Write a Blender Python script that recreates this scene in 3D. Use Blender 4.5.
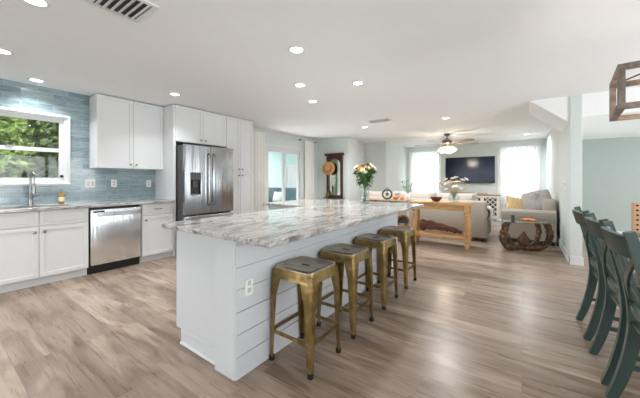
import bpy, bmesh, math, random
from mathutils import Vector, Matrix, Euler
random.seed(7)
PI = math.pi
S = bpy.context.scene
C = S.collection
for o in list(bpy.data.objects):
    bpy.data.objects.remove(o)

# ------------------------------------------------------------ camera, world, light, exposure
cam_d = bpy.data.cameras.new('camera'); cam = bpy.data.objects.new('camera', cam_d); C.objects.link(cam)
cam.location = (0, 0, 1.22); cam.rotation_euler = (PI/2, 0, math.radians(35.3))
cam_d.sensor_width = 36; cam_d.lens = 36*285/640; cam_d.shift_y = -19/640; cam_d.clip_start = .02
S.camera = cam
W = bpy.data.worlds.new('world'); S.world = W; W.use_nodes = True
W.node_tree.nodes['Background'].inputs[0].default_value = (.93, .97, 1, 1)
W.node_tree.nodes['Background'].inputs[1].default_value = 4.0
S.view_settings.view_transform = 'Standard'; S.view_settings.look = 'None'
S.view_settings.exposure = 0.17; S.view_settings.gamma = 1
DOWNLIGHT_W = 7.5
# daylight standing in the window openings of the house and one added opening (each lamp fills its own opening, outside the glass line)
def daylight(name, loc, rot, sx, sy, watts, col=(.90, .96, 1)):
    l = bpy.data.lights.new(name, 'AREA'); l.shape = 'RECTANGLE'; l.size = sx; l.size_y = sy; l.energy = watts; l.color = col
    o = bpy.data.objects.new(name, l); C.objects.link(o); o.location = loc; o.rotation_euler = rot; return o
daylight('daylight_back', (-2.7, -2.95, 1.15), (math.radians(90), 0, 0), 2.9, 1.9, 2)
daylight('daylight_back', (1.7, -2.95, 1.15), (math.radians(90), 0, 0), 2.9, 1.9, 2)
daylight('daylight_side', (4.36, -.5, 1.2), (math.radians(90), 0, math.radians(90)), 2.1, 1.8, 12)
daylight('daylight_side', (4.36, 2.8, 1.2), (math.radians(90), 0, math.radians(90)), 3.1, 1.8, 46)
daylight('daylight_side', (4.36, 7.0, 1.2), (math.radians(90), 0, math.radians(90)), 2.3, 1.6, 24)  # added out of view, with its wall opening, to light the dining alcove
daylight('daylight_far', (-2.84, 10.80, 1.43), (math.radians(90), 0, math.radians(180)), .9, 1.35, 9)
daylight('daylight_far', (-.08, 10.80, 1.43), (math.radians(90), 0, math.radians(180)), .8, 1.35, 9)
# unseen lamps added low outside the openings to brighten the ceilings and walls
daylight('added_bounce_fill', (-2.7, -3.75, .02), (math.radians(145), 0, 0), 3.0, 1.2, 21)
daylight('added_bounce_fill', (1.7, -3.75, .02), (math.radians(145), 0, 0), 3.0, 1.2, 21)
daylight('added_bounce_fill', (5.15, 2.8, .05), (math.radians(145), 0, math.radians(90)), 3.1, 1.2, 265)
daylight('added_bounce_fill', (5.15, -.5, .05), (math.radians(145), 0, math.radians(90)), 2.1, 1.2, 60)
daylight('added_bounce_fill', (5.15, 7.0, .05), (math.radians(145), 0, math.radians(90)), 2.3, 1.2, 60)
daylight('added_bounce_fill', (-1.5, 11.6, .05), (math.radians(-145), 0, 0), 4.0, 1.2, 240)
daylight('added_bounce_fill', (-5.95, 5.65, .0), (math.radians(102), 0, math.radians(-90)), 1.3, 1.0, 90)
S.cycles.max_bounces = 10; S.cycles.diffuse_bounces = 6; S.cycles.transparent_max_bounces = 16
S.cycles.caustics_reflective = False; S.cycles.caustics_refractive = False
S.cycles.sample_clamp_indirect = 6

# ------------------------------------------------------------ materials
def lin(c):
    return tuple(((v/255)/12.92 if v/255 <= .04045 else ((v/255+.055)/1.055)**2.4) for v in c) + (1,)
class NT:
    def __init__(s, name):
        s.m = bpy.data.materials.new(name); s.m.use_nodes = True
        s.t = s.m.node_tree; s.b = s.t.nodes['Principled BSDF']; s.out = s.t.nodes['Material Output']
    def n(s, k, **kw):
        x = s.t.nodes.new(k)
        for a, v in kw.items():
            if a.startswith('i_'): x.inputs[int(a[2:]) if a[2:].isdigit() else a[2:].replace('_', ' ')].default_value = v
            else: setattr(x, a, v)
        return x
    def l(s, a, b): s.t.links.new(a, b)
    def pos(s): return s.n('ShaderNodeNewGeometry').outputs['Position']
    def obj(s): return s.n('ShaderNodeTexCoord').outputs['Object']
    def scale(s, vec, sc, rot=(0, 0, 0)):
        m = s.n('ShaderNodeMapping'); m.inputs['Scale'].default_value = sc; m.inputs['Rotation'].default_value = rot
        s.l(vec, m.inputs[0]); return m.outputs[0]
    def noise(s, vec, sc, detail=3, rough=.55, dist=0):
        x = s.n('ShaderNodeTexNoise'); x.inputs['Scale'].default_value = sc; x.inputs['Detail'].default_value = detail
        x.inputs['Roughness'].default_value = rough; x.inputs['Distortion'].default_value = dist
        s.l(vec, x.inputs['Vector']); return x.outputs['Fac']
    def ramp(s, fac, stops):
        r = s.n('ShaderNodeValToRGB'); e = r.color_ramp.elements
        while len(e) < len(stops): e.new(.5)
        for q, (p, c) in zip(e, stops): q.position = p; q.color = c
        s.l(fac, r.inputs[0]); return r.outputs[0]
    def mix(s, fac, a, b, mode='MIX'):
        x = s.n('ShaderNodeMix', data_type='RGBA', blend_type=mode)
        for i, v in ((0, fac), (6, a), (7, b)):
            if hasattr(v, 'is_linked'): s.l(v, x.inputs[i])
            else: x.inputs[i].default_value = v
        return x.outputs[2]
    def bump(s, h, strength, dist=.01):
        b = s.n('ShaderNodeBump'); b.inputs['Strength'].default_value = strength; b.inputs['Distance'].default_value = dist
        s.l(h, b.inputs['Height']); s.l(b.outputs[0], s.b.inputs['Normal'])
    def set(s, rough=.5, metal=0, spec=None, col=None):
        s.b.inputs['Roughness'].default_value = rough; s.b.inputs['Metallic'].default_value = metal
        if spec is not None: s.b.inputs['Specular IOR Level'].default_value = spec
        if col is not None:
            if hasattr(col, 'is_linked'): s.l(col, s.b.inputs['Base Color'])
            else: s.b.inputs['Base Color'].default_value = col
        return s
def plain(name, rgb, rough=.5, metal=0, var=.06, sc=9, bump=0):
    t = NT(name); c = lin(rgb)
    f = t.noise(t.obj(), sc, 4)
    d = tuple(max(0, v*(1-var)) for v in c[:3])+(1,); b = tuple(min(1, v*(1+var)) for v in c[:3])+(1,)
    t.set(rough, metal, col=t.ramp(f, [(.3, d), (.7, b)]))
    if bump: t.bump(t.noise(t.obj(), sc*12, 2), bump, .002)
    return t.m
M = {}
M['white'] = plain('white_cabinet_paint', (218, 219, 220), .35, var=.01)
M['trim'] = plain('white_trim_paint', (222, 224, 225), .4, var=.01)
M['island'] = plain('island_paint', (206, 208, 211), .38, var=.01)
M['ceil'] = plain('ceiling_paint', (243, 244, 245), .9, var=.01, bump=.05)
M['wall'] = plain('sage_wall_paint', (212, 219, 217), .85, var=.015, bump=.04)
M['wall_shaded'] = plain('sage_paint_shaded', (172, 180, 177), .85, var=.015, bump=.04)  # same sage paint, darkened for the dimmer light in the dining area
M['chrome'] = plain('brushed_nickel', (150, 148, 146), .25, 1, .05)
M['dark'] = plain('black_plastic', (22, 22, 24), .4)
M['fridge_side'] = plain('fridge_side_grey', (70, 70, 72), .4)
M['plastic'] = plain('white_plastic', (238, 238, 236), .35, var=.01)
M['socket'] = plain('socket_grey', (190, 190, 188), .4)
M['green'] = plain('dark_teal_paint', (56, 77, 73), .32, var=.12, sc=14)
M['mahogany'] = plain('mahogany', (62, 27, 20), .3, var=.3, sc=16)
M['straw'] = plain('straw', (186, 138, 88), .8, var=.22, sc=60)
M['fabric'] = plain('beige_upholstery', (180, 171, 160), .95, var=.07, sc=40, bump=.3)
M['fabric_cush'] = plain('light_grey_beige_upholstery', (186, 178, 169), .95, var=.07, sc=40, bump=.3)
M['pillow_grey'] = plain('grey_pillow', (178, 172, 170), .95, var=.1, sc=30, bump=.3)
M['pillow_tan'] = plain('tan_pillow', (214, 184, 140), .95, var=.12, sc=20, bump=.3)
M['throw'] = plain('white_fleece', (240, 240, 238), 1, var=.05, sc=50, bump=.8)
M['bronze'] = plain('fan_bronze', (128, 118, 108), .35, .7, .1)
M['blade'] = plain('fan_blade_wood', (150, 142, 132), .4, 0, .12)
M['tan_leather'] = plain('tan_upholstery', (214, 172, 140), .7, var=.06, sc=20)
M['seat_white'] = plain('pale_seat_fabric', (226, 229, 234), .9, var=.04)
M['nail'] = plain('dark_nailhead', (60, 44, 34), .35, .8)
M['soap'] = plain('amber_soap', (176, 124, 40), .2)
M['label'] = plain('cream_label', (232, 224, 200), .5)
M['terra'] = plain('orange_ceramic', (214, 140, 84), .6, var=.2, sc=20)
M['clock'] = plain('grey_iron', (92, 96, 100), .5, .4, .15)
M['pot'] = plain('tan_pottery', (160, 130, 98), .7, var=.25, sc=14, bump=.3)
M['bowl'] = plain('dark_red_wood_bowl', (92, 44, 28), .35, var=.25)
M['leaf'] = plain('bouquet_leaf', (62, 98, 44), .5, var=.4, sc=30)
M['stem'] = plain('green_stem', (84, 116, 60), .6, var=.2)
M['f_white'] = plain('white_petal', (246, 243, 234), .7, var=.03)
M['f_orange'] = plain('orange_petal', (222, 142, 86), .7, var=.1)
M['f_cream'] = plain('cream_petal', (240, 222, 150), .7, var=.06)
M['f_brown'] = plain('brown_seed_head', (92, 72, 44), .8, var=.3)
M['twig'] = plain('dry_twig', (196, 180, 158), .8, var=.1)
M['bark'] = plain('bark', (74, 58, 44), .9, var=.4, sc=10)
M['patio'] = plain('patio_concrete', (176, 178, 176), .8, var=.06)
M['patio_wall'] = plain('patio_wall_paint', (196, 224, 220), .8, var=.02)
M['patio_fabric'] = plain('patio_cushion', (92, 116, 122), .9, var=.1)
M['lawn'] = plain('lawn', (96, 118, 66), .95, var=.3, sc=3)
M['curtain_opaque'] = None

def m_floor():
    t = NT('plank_floor'); p = t.pos()
    br = t.n('ShaderNodeTexBrick'); t.l(p, br.inputs['Vector'])
    br.inputs['Scale'].default_value = 1; br.inputs['Brick Width'].default_value = 1.35; br.inputs['Row Height'].default_value = .182
    br.inputs['Mortar Size'].default_value = .0016; br.inputs['Mortar Smooth'].default_value = .3; br.offset = .37; br.offset_frequency = 3
    br.inputs['Color1'].default_value = (0, 0, 0, 1); br.inputs['Color2'].default_value = (1, 1, 1, 1); br.inputs['Mortar'].default_value = (.3, .3, .3, 1)
    rnd = t.n('ShaderNodeSeparateColor'); t.l(br.outputs['Color'], rnd.inputs[0])
    # shift the grain of every plank
    sh = t.n('ShaderNodeCombineXYZ'); mu = t.n('ShaderNodeMath', operation='MULTIPLY', i_1=37.0); t.l(rnd.outputs[0], mu.inputs[0]); t.l(mu.outputs[0], sh.inputs[2]); t.l(mu.outputs[0], sh.inputs[0])
    ad = t.n('ShaderNodeVectorMath', operation='ADD'); t.l(p, ad.inputs[0]); t.l(sh.outputs[0], ad.inputs[1])
    g1 = t.noise(t.scale(ad.outputs[0], (1.6, 26, 1)), 1.6, 5, .62, .6)
    g2 = t.noise(t.scale(ad.outputs[0], (.9, 4.5, 1)), 1.5, 3, .5, 1.2)
    g3 = t.noise(t.scale(ad.outputs[0], (5, 90, 1)), 2, 2)
    base = t.ramp(g1, [(.12, lin((158, 138, 122))), (.5, lin((178, 160, 145))), (.75, lin((194, 178, 165)))])
    blot = t.ramp(g2, [(.34, lin((188, 176, 166))), (.58, (1, 1, 1, 1))])
    c = t.mix(.85, base, blot, 'MULTIPLY')
    tone = t.ramp(br.outputs['Color'], [(0, lin((196, 188, 182))), (1, lin((255, 252, 249)))])
    c = t.mix(.75, c, tone, 'MULTIPLY')
    c = t.mix(.2, c, t.ramp(g3, [(.35, lin((190, 184, 180))), (.6, (1, 1, 1, 1))]), 'MULTIPLY')
    c = t.mix(br.outputs['Fac'], c, lin((132, 112, 98)))
    t.set(.36, 0, .5, c)
    r = t.n('ShaderNodeMapRange', i_3=.22, i_4=.36); t.l(g1, r.inputs[0]); t.l(r.outputs[0], t.b.inputs['Roughness'])
    inv = t.n('ShaderNodeMath', operation='SUBTRACT', i_0=1.0); t.l(br.outputs['Fac'], inv.inputs[1])
    mm = t.n('ShaderNodeMath', operation='MULTIPLY_ADD', i_1=.25); t.l(g1, mm.inputs[0]); t.l(inv.outputs[0], mm.inputs[2])
    t.bump(mm.outputs[0], .35, .002)
    return t.m
M['floor'] = m_floor()
def m_tile():
    t = NT('glass_subway_tile'); p = t.pos()
    sp = t.n('ShaderNodeSeparateXYZ'); t.l(p, sp.inputs[0]); cb = t.n('ShaderNodeCombineXYZ'); t.l(sp.outputs[1], cb.inputs[0]); t.l(sp.outputs[2], cb.inputs[1])
    br = t.n('ShaderNodeTexBrick'); t.l(cb.outputs[0], br.inputs['Vector'])
    br.inputs['Scale'].default_value = 1; br.inputs['Brick Width'].default_value = .30; br.inputs['Row Height'].default_value = .0765
    br.inputs['Mortar Size'].default_value = .0022; br.inputs['Mortar Smooth'].default_value = .2; br.offset = .5
    br.inputs['Color1'].default_value = (0, 0, 0, 1); br.inputs['Color2'].default_value = (1, 1, 1, 1)
    g = t.noise(t.scale(cb.outputs[0], (4, 26, 1)), 2.2, 4, .6, 1.0)
    c = t.ramp(br.outputs['Color'], [(0, lin((136, 154, 160))), (.5, lin((152, 168, 174))), (1, lin((168, 181, 186)))])
    c = t.mix(.8, c, t.ramp(g, [(.3, lin((170, 192, 194))), (.65, (1, 1, 1, 1))]), 'MULTIPLY')
    c = t.mix(br.outputs['Fac'], c, lin((170, 190, 192)))
    t.set(.1, 0, .5, c)
    inv = t.n('ShaderNodeMath', operation='MULTIPLY_ADD', i_1=-1.0); t.l(br.outputs['Fac'], inv.inputs[0]); t.l(t.noise(t.scale(cb.outputs[0], (3, 12, 1)), 2, 2), inv.inputs[2])
    t.bump(inv.outputs[0], .25, .003)
    return t.m
M['tile'] = m_tile()
def m_granite():
    t = NT('granite_top'); p = t.scale(t.pos(), (1.7, .55, 1.7), (0, 0, .30))
    v = t.noise(p, 3.2, 8, .62, 1.9); w = t.noise(p, 9, 6, .7, .8); s = t.noise(t.pos(), 90, 2)
    c = t.ramp(v, [(.28, lin((96, 92, 90))), (.40, lin((150, 146, 143))), (.50, lin((206, 203, 200))), (.60, lin((172, 168, 165))), (.72, lin((112, 108, 106)))])
    c = t.mix(.75, c, t.ramp(w, [(.32, lin((142, 132, 126))), (.52, (1, 1, 1, 1))]), 'MULTIPLY')
    c = t.mix(.5, c, t.ramp(s, [(.32, lin((150, 146, 142))), (.5, (1, 1, 1, 1))]), 'MULTIPLY')
    t.set(.1, 0, .5, c); return t.m
M['granite'] = m_granite()
def m_steel(name, a, b):
    t = NT(name); p = t.obj()
    g = t.noise(t.scale(p, (2, 60, 2)), 3, 3); w = t.noise(t.scale(p, (1.5, 5, .25)), 1.6, 2)
    t.set(.24, 1, col=t.ramp(g, [(.3, lin(a)), (.7, lin(b))]))
    r = t.n('ShaderNodeMapRange', i_3=.18, i_4=.3); t.l(g, r.inputs[0]); t.l(r.outputs[0], t.b.inputs['Roughness'])
    t.bump(w, .55, .02)
    return t.m
M['steel'] = m_steel('stainless_steel', (222, 224, 227), (236, 238, 241)); M['steel_fridge'] = m_steel('fridge_stainless_steel', (160, 162, 165), (180, 182, 185))
def m_brass():
    t = NT('aged_brass'); p = t.obj()
    g = t.noise(p, 9, 6, .65, .5)
    c = t.ramp(g, [(.3, lin((92, 76, 46))), (.5, lin((136, 113, 68))), (.68, lin((164, 142, 96)))])
    t.set(.36, .85, col=c); r = t.n('ShaderNodeMapRange', i_3=.5, i_4=.26); t.l(g, r.inputs[0]); t.l(r.outputs[0], t.b.inputs['Roughness'])
    return t.m
M['brass'] = m_brass()
def m_seat():
    t = NT('stool_seat_metal'); g = t.noise(t.obj(), 12, 5, .6)
    t.set(.3, .85, col=t.ramp(g, [(.3, lin((136, 124, 108))), (.7, lin((182, 168, 150)))])); return t.m
M['stool_seat'] = m_seat()
def m_wood(name, a, b, c, axis=(1, 12, 12), rough=.5):
    t = NT(name); g = t.noise(t.scale(t.obj(), axis), 2.2, 5, .6, 1.0)
    t.set(rough, 0, col=t.ramp(g, [(.28, lin(a)), (.5, lin(b)), (.72, lin(c))])); t.bump(g, .15, .003); return t.m
M['pine'] = m_wood('honey_pine', (164, 120, 74), (206, 162, 108), (224, 186, 138))
M['pine_v'] = m_wood('honey_pine_upright', (164, 120, 74), (206, 162, 108), (224, 186, 138), (12, 12, 1))
M['drift'] = m_wood('brown_driftwood', (52, 32, 24), (96, 60, 44), (134, 94, 70), (2, 14, 14), .8)
M['drift_d'] = m_wood('gnarled_driftwood', (34, 26, 22), (84, 62, 46), (158, 112, 72), (7, 7, 5), .6)
M['rustic'] = m_wood('rustic_board', (112, 86, 62), (158, 128, 98), (186, 158, 128))
M['lantern'] = m_wood('weathered_lantern_wood', (104, 92, 84), (138, 124, 114), (166, 152, 142), (6, 6, 6), .7)
M['table_top'] = m_wood('dining_table_top', (60, 56, 52), (92, 86, 78), (120, 112, 102))
def m_glass(name='clear_glass', tint=(1, 1, 1, 1), ior=1.35):
    t = NT(name); tr = t.n('ShaderNodeBsdfTransparent', i_0=tint); gl = t.n('ShaderNodeBsdfGlossy'); gl.inputs['Roughness'].default_value = .03
    fr = t.n('ShaderNodeLayerWeight', i_0=.5); pw = t.n('ShaderNodeMath', operation='POWER', i_1=4.0); t.l(fr.outputs['Facing'], pw.inputs[0]); r0 = ((ior-1)/(ior+1))**2; sch = t.n('ShaderNodeMath', operation='MULTIPLY_ADD', i_1=1-r0, i_2=r0); t.l(pw.outputs[0], sch.inputs[0]); mx = t.n('ShaderNodeMixShader')
    t.l(sch.outputs[0], mx.inputs[0]); t.l(tr.outputs[0], mx.inputs[1]); t.l(gl.outputs[0], mx.inputs[2]); t.l(mx.outputs[0], t.out.inputs[0]); return t.m
M['glass'] = m_glass(); M['vase_glass'] = m_glass('vase_glass', (.9, .94, .93, 1), 1.5); M['table_glass'] = m_glass('table_glass', (.8, .88, .86, 1), 1.5)
def m_sheer(name, op, k=.5, col=(.94, .95, .95, 1)):
    t = NT(name); d = t.n('ShaderNodeBsdfDiffuse', i_0=col); tl = t.n('ShaderNodeBsdfTranslucent', i_0=col)
    a = t.n('ShaderNodeMixShader', i_0=k); t.l(d.outputs[0], a.inputs[1]); t.l(tl.outputs[0], a.inputs[2])
    tr = t.n('ShaderNodeBsdfTransparent'); b = t.n('ShaderNodeMixShader', i_0=op); t.l(tr.outputs[0], b.inputs[1]); t.l(a.outputs[0], b.inputs[2])
    t.l(b.outputs[0], t.out.inputs[0]); return t.m
M['sheer'] = m_sheer('sheer_voile', .9); M['drape'] = m_sheer('white_linen', .97, .22, (.97, .955, .92, 1))
def m_emit(name, col, st):
    t = NT(name); t.set(.4, col=col); t.b.inputs['Emission Color'].default_value = col; t.b.inputs['Emission Strength'].default_value = st; return t.m
M['lamp'] = m_emit('lamp_lens', (1, .96, .9, 1), 9); M['fan_glow'] = m_emit('frosted_lamp_shade', (1, .74, .46, 1), 1.6); M['bulb'] = m_emit('filament_bulb', (1, .84, .62, 1), 6)
def m_screen():
    t = NT('tv_screen'); t.set(.14, 0, .3, t.ramp(t.noise(t.obj(), 1.3, 2), [(.3, lin((14, 24, 42))), (.7, lin((24, 40, 64)))])); return t.m
M['screen'] = m_screen()
def m_mirror():
    t = NT('mirror_glass'); t.set(.03, 1, col=t.ramp(t.noise(t.obj(), 3), [(0, lin((225, 225, 222))), (1, lin((235, 235, 232)))])); return t.m
M['mirror'] = m_mirror()
def m_foliage(name, a, b, c):
    t = NT(name); oi = t.n('ShaderNodeTexCoord'); g = t.noise(oi.outputs['Object'], 9, 3); t.set(.55, 0, col=t.ramp(g, [(.3, lin(a)), (.5, lin(b)), (.7, lin(c))])); return t.m
M['fol1'] = m_foliage('bright_leaves', (62, 88, 34), (112, 138, 58), (172, 186, 106))
M['fol2'] = m_foliage('dark_leaves', (48, 70, 32), (88, 112, 52), (134, 154, 84))
M['lattice'] = plain('white_lattice', (226, 222, 212), .6, var=.05)

# ------------------------------------------------------------ mesh helpers
class MB:
    def __init__(s): s.bm = bmesh.new()
    def add(s, b, mat=None):
        if mat is not None: bmesh.ops.transform(b, matrix=mat, verts=b.verts)
        me = bpy.data.meshes.new('t'); b.to_mesh(me); b.free(); s.bm.from_mesh(me); bpy.data.meshes.remove(me); return s
    def box(s, lo, hi, r=.004, seg=1, mat=None):
        b = bmesh.new(); bmesh.ops.create_cube(b, size=1)
        lo, hi = Vector(lo), Vector(hi); d = hi-lo
        for v in b.verts: v.co = Vector(((v.co.x+.5)*d.x+lo.x, (v.co.y+.5)*d.y+lo.y, (v.co.z+.5)*d.z+lo.z))
        r = min(r, .45*min(abs(d.x), abs(d.y), abs(d.z)))
        if r > 0: bmesh.ops.bevel(b, geom=list(b.edges), offset=r, segments=seg, profile=.5, affect='EDGES')
        return s.add(b, mat)
    def sweep(s, path, prof, side=None, scales=None, closed=False, cap=True):
        """path: points; prof: 2-D outline; side: fixed side vector (else parallel transport)"""
        b = bmesh.new(); P = [Vector(p) for p in path]; n = len(P); rings = []; last = None
        for i, p in enumerate(P):
            if closed: t = P[(i+1) % n]-P[i-1]
            else: t = P[min(i+1, n-1)]-P[max(i-1, 0)]
            t.normalize()
            if side is not None:
                u = Vector(side); u = (u-t*u.dot(t)).normalized()
            else:
                if last is None:
                    u = t.orthogonal().normalized()
                else:
                    u = (last-t*last.dot(t)).normalized()
                last = u
            v = t.cross(u); k = scales[i] if scales else 1
            kx, ky = k if isinstance(k, tuple) else (k, k)
            rings.append([b.verts.new(p+u*x*kx+v*y*ky) for x, y in prof])
        m = len(prof)
        for i in range(n if closed else n-1):
            A, B = rings[i], rings[(i+1) % n]
            for j in range(m): b.faces.new((A[j], A[(j+1) % m], B[(j+1) % m], B[j]))
        if cap and not closed:
            b.faces.new(rings[0][::-1]); b.faces.new(rings[-1])
        bmesh.ops.recalc_face_normals(b, faces=b.faces)
        return s.add(b)
    def tube(s, path, r, seg=10, closed=False, scales=None):
        return s.sweep(path, [(r*math.cos(2*PI*i/seg), r*math.sin(2*PI*i/seg)) for i in range(seg)], None, scales, closed)
    def cyl(s, a, b, r, seg=20, r2=None):
        return s.tube([a, b], r, seg, scales=[1, (r2 if r2 is not None else r)/r])
    def bar(s, a, b, w, h, side):
        return s.sweep([a, b], [(-w/2, -h/2), (w/2, -h/2), (w/2, h/2), (-w/2, h/2)], side)
    def lathe(s, prof, at=(0, 0, 0), seg=24, axis=None):
        b = bmesh.new(); rings = []
        for r, z in prof:
            if r < 1e-5: rings.append([b.verts.new((0, 0, z))])
            else: rings.append([b.verts.new((r*math.cos(2*PI*i/seg), r*math.sin(2*PI*i/seg), z)) for i in range(seg)])
        for A, B in zip(rings, rings[1:]):
            for j in range(seg):
                k = (j+1) % seg
                if len(A) == 1 and len(B) == 1: continue
                if len(A) == 1: b.faces.new((A[0], B[j], B[k]))
                elif len(B) == 1: b.faces.new((A[j], A[k], B[0]))
                else: b.faces.new((A[j], A[k], B[k], B[j]))
        bmesh.ops.recalc_face_normals(b, faces=b.faces)
        m = Matrix.Translation(at)
        if axis is not None: m = m @ Vector((0, 0, 1)).rotation_difference(Vector(axis)).to_matrix().to_4x4()
        return s.add(b, m)
    def cells(s, xs, ys, skip, f, d):
        """grid of cells minus the skipped ones; f(x,y) gives the point, d the extrusion vector"""
        b = bmesh.new(); V = {}
        def g(i, j):
            if (i, j) not in V: V[(i, j)] = b.verts.new(f(xs[i], ys[j]))
            return V[(i, j)]
        for i in range(len(xs)-1):
            for j in range(len(ys)-1):
                if (i, j) not in skip: b.faces.new((g(i, j), g(i+1, j), g(i+1, j+1), g(i, j+1)))
        r = bmesh.ops.extrude_face_region(b, geom=list(b.faces))
        bmesh.ops.translate(b, vec=d, verts=[v for v in r['geom'] if isinstance(v, bmesh.types.BMVert)])
        bmesh.ops.recalc_face_normals(b, faces=b.faces)
        bmesh.ops.dissolve_limit(b, angle_limit=.01, verts=b.verts, edges=b.edges)
        return s.add(b)
    def pillow(s, w, h, t, mat, n=12, pinch=.35):
        b = bmesh.new(); G = []
        for sgn in (1, -1):
            g = []
            for i in range(n+1):
                row = []
                for j in range(n+1):
                    u, v = 2*i/n-1, 2*j/n-1
                    k = ((1-u**4)*(1-v**4))**.5 if abs(u) < 1 and abs(v) < 1 else 0
                    px = 1-pinch*.2*(1-v*v)*abs(u); py = 1-pinch*.2*(1-u*u)*abs(v)
                    row.append(b.verts.new((u*w/2*px, v*h/2*py, sgn*t/2*k)))
                g.append(row)
            G.append(g)
        for q, g in enumerate(G):
            for i in range(n):
                for j in range(n):
                    f = (g[i][j], g[i+1][j], g[i+1][j+1], g[i][j+1]); b.faces.new(f if q == 0 else f[::-1])
        bmesh.ops.remove_doubles(b, verts=b.verts, dist=1e-5)
        return s.add(b, mat)
    def build(s, name, mat, parent=None, smooth=True, ang=35, kind=None):
        bmesh.ops.recalc_face_normals(s.bm, faces=s.bm.faces) if False else None
        me = bpy.data.meshes.new(name); s.bm.to_mesh(me); s.bm.free()
        me.materials.append(M[mat] if isinstance(mat, str) else mat)
        if smooth:
            for p in me.polygons: p.use_smooth = True
            try: me.set_sharp_from_angle(angle=math.radians(ang))
            except Exception: pass
        o = bpy.data.objects.new(name, me); C.objects.link(o)
        if parent is not None: o.parent = parent
        if kind: o['kind'] = kind
        return o
def tag(o, label, cat, group=None):
    o['label'] = label; o['category'] = cat
    if group: o['group'] = group
    return o
def thing(name, label, cat, loc=(0, 0, 0), rz=0, group=None):
    o = bpy.data.objects.new(name, None); C.objects.link(o); o.location = loc; o.rotation_euler = (0, 0, rz)
    o.empty_display_size = .1
    return tag(o, label, cat, group)
def struct(name, mb, mat, **kw): return mb.build(name, mat, None, kind='structure', **kw)
def copy_tree(o, parent=None):
    c = o.copy(); C.objects.link(c)
    if parent is not None: c.parent = parent
    for ch in list(o.children): copy_tree(ch, c)
    return c
def dup(o, label, loc, rz=None):
    c = copy_tree(o); c['label'] = label; c.location = loc
    if rz is not None: c.rotation_euler = (0, 0, rz)
    return c
def arc(c, r, a0, a1, n, ax=(1, 0, 0), ay=(0, 0, 1)):
    c, ax, ay = Vector(c), Vector(ax), Vector(ay)
    return [c+ax*r*math.cos(a0+(a1-a0)*i/n)+ay*r*math.sin(a0+(a1-a0)*i/n) for i in range(n+1)]
def smooth_path(pts, n=6):
    P = [Vector(p) for p in pts]; out = []
    for i in range(len(P)-1):
        a, b, c, d = P[max(i-1, 0)], P[i], P[i+1], P[min(i+2, len(P)-1)]
        for k in range(n):
            t = k/n
            out.append(.5*((2*b)+(c-a)*t+(2*a-5*b+4*c-d)*t*t+(3*b-a-3*c+d)*t**3))
    out.append(P[-1]); return out
def shaker(mb, y0, y1, z0, z1, xb, t=.02, fr=.058, sgn=1):
    """flat-panel shaker front in the YZ plane, back at xb, facing +x (sgn 1) or -x"""
    b = bmesh.new(); bmesh.ops.create_cube(b, size=1)
    for v in b.verts: v.co = Vector((xb+sgn*t*(v.co.x+.5), y0+(y1-y0)*(v.co.y+.5), z0+(z1-z0)*(v.co.z+.5)))
    if sgn < 0: bmesh.ops.recalc_face_normals(b, faces=b.faces)
    f = [q for q in b.faces if abs(q.normal.x-sgn) < .01][0]
    bmesh.ops.bevel(b, geom=list(f.edges), offset=.002, segments=1, affect='EDGES')
    f = max([q for q in b.faces if abs(q.normal.x-sgn) < .01], key=lambda q: q.calc_area())
    bmesh.ops.inset_region(b, faces=[f], thickness=min(fr, .35*(z1-z0), .35*(y1-y0)))
    bmesh.ops.inset_region(b, faces=[f], thickness=.004)
    bmesh.ops.translate(b, vec=(-sgn*.011, 0, 0), verts=f.verts)
    return mb.add(b)
def knob(parent, x, y, z, sgn=1):
    return MB().lathe([(0, 0), (.006, 0), (.006, .012), (.015, .018), (.016, .024), (.012, .029), (0, .03)], (x, y, z), 14, (sgn, 0, 0)).build('knob', 'chrome', parent)

# ------------------------------------------------------------ room shell
XL = -5.12; H = 2.44; YF = 10.62; YB = -2.8; XR = 4.2
b = MB().box((XL-.12, YB-.1, -.12), (XR+.1, YF+.1, 0), 0); struct('floor', b, 'floor', smooth=False)
b = MB().box((XL-.12, YB-.1, H), (XR+.1, YF+.12, H+.12), 0); struct('ceiling', b, 'ceil', smooth=False)
# kitchen wall: tiled part with the window hole, painted part with the sliding door hole
WY0, WY1, WZ0, WZ1 = .12, 1.20, 1.17, 2.08
SY0, SY1, SZ1 = 4.93, 6.33, 2.05
fx = lambda y, z: (XL, y, z)
b = MB().cells([YB, WY0, WY1, 2.36], [0, WZ0, WZ1, H], {(1, 1)}, fx, (-.12, 0, 0)); struct('wall_left', b, 'tile', smooth=False)
b = MB().cells([2.36, SY0, SY1, 7.05], [0, SZ1, H], {(1, 0)}, fx, (-.12, 0, 0)); struct('wall_left_back', b, 'wall', smooth=False)
b = MB().box((XL-.12, 7.05, 0), (-4.0, 7.62, H), .004); struct('wall_closet', b, 'wall', smooth=False)
b = MB().box((-4.39, 7.62, 0), (-4.27, 8.67, H), 0); struct('wall_hall_side', b, 'wall', smooth=False)
b = MB().box((-4.27, 8.55, 0), (-3.5, 8.67, H), .004); struct('wall_hall_end', b, 'wall', smooth=False)
b = MB().box((-3.62, 8.67, 0), (-3.5, YF, H), .0); struct('wall_living_side', b, 'wall', smooth=False)
W1 = (-3.28, -2.40, .75, 2.12); W2 = (-.48, .32, .75, 2.12)
b = MB().cells([-3.62, W1[0], W1[1], W2[0], W2[1], .72], [0, .75, 2.12, H], {(1, 1), (3, 1)}, lambda x, z: (x, YF, z), (0, .12, 0)); struct('wall_far', b, 'wall', smooth=False)
b = MB().box((.57, 5.45, 0), (.70, YF, H), .004); struct('wall_partition', b, 'wall', smooth=False)
b = MB().box((.70, 8.62, 0), (XR, 8.74, H), 0); struct('wall_dining', b, 'wall_shaded', smooth=False)
b = MB().box((.70, 5.47, 2.12), (XR, 8.62, H), .0); struct('ceiling_alcove', b, 'ceil', smooth=False)
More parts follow.
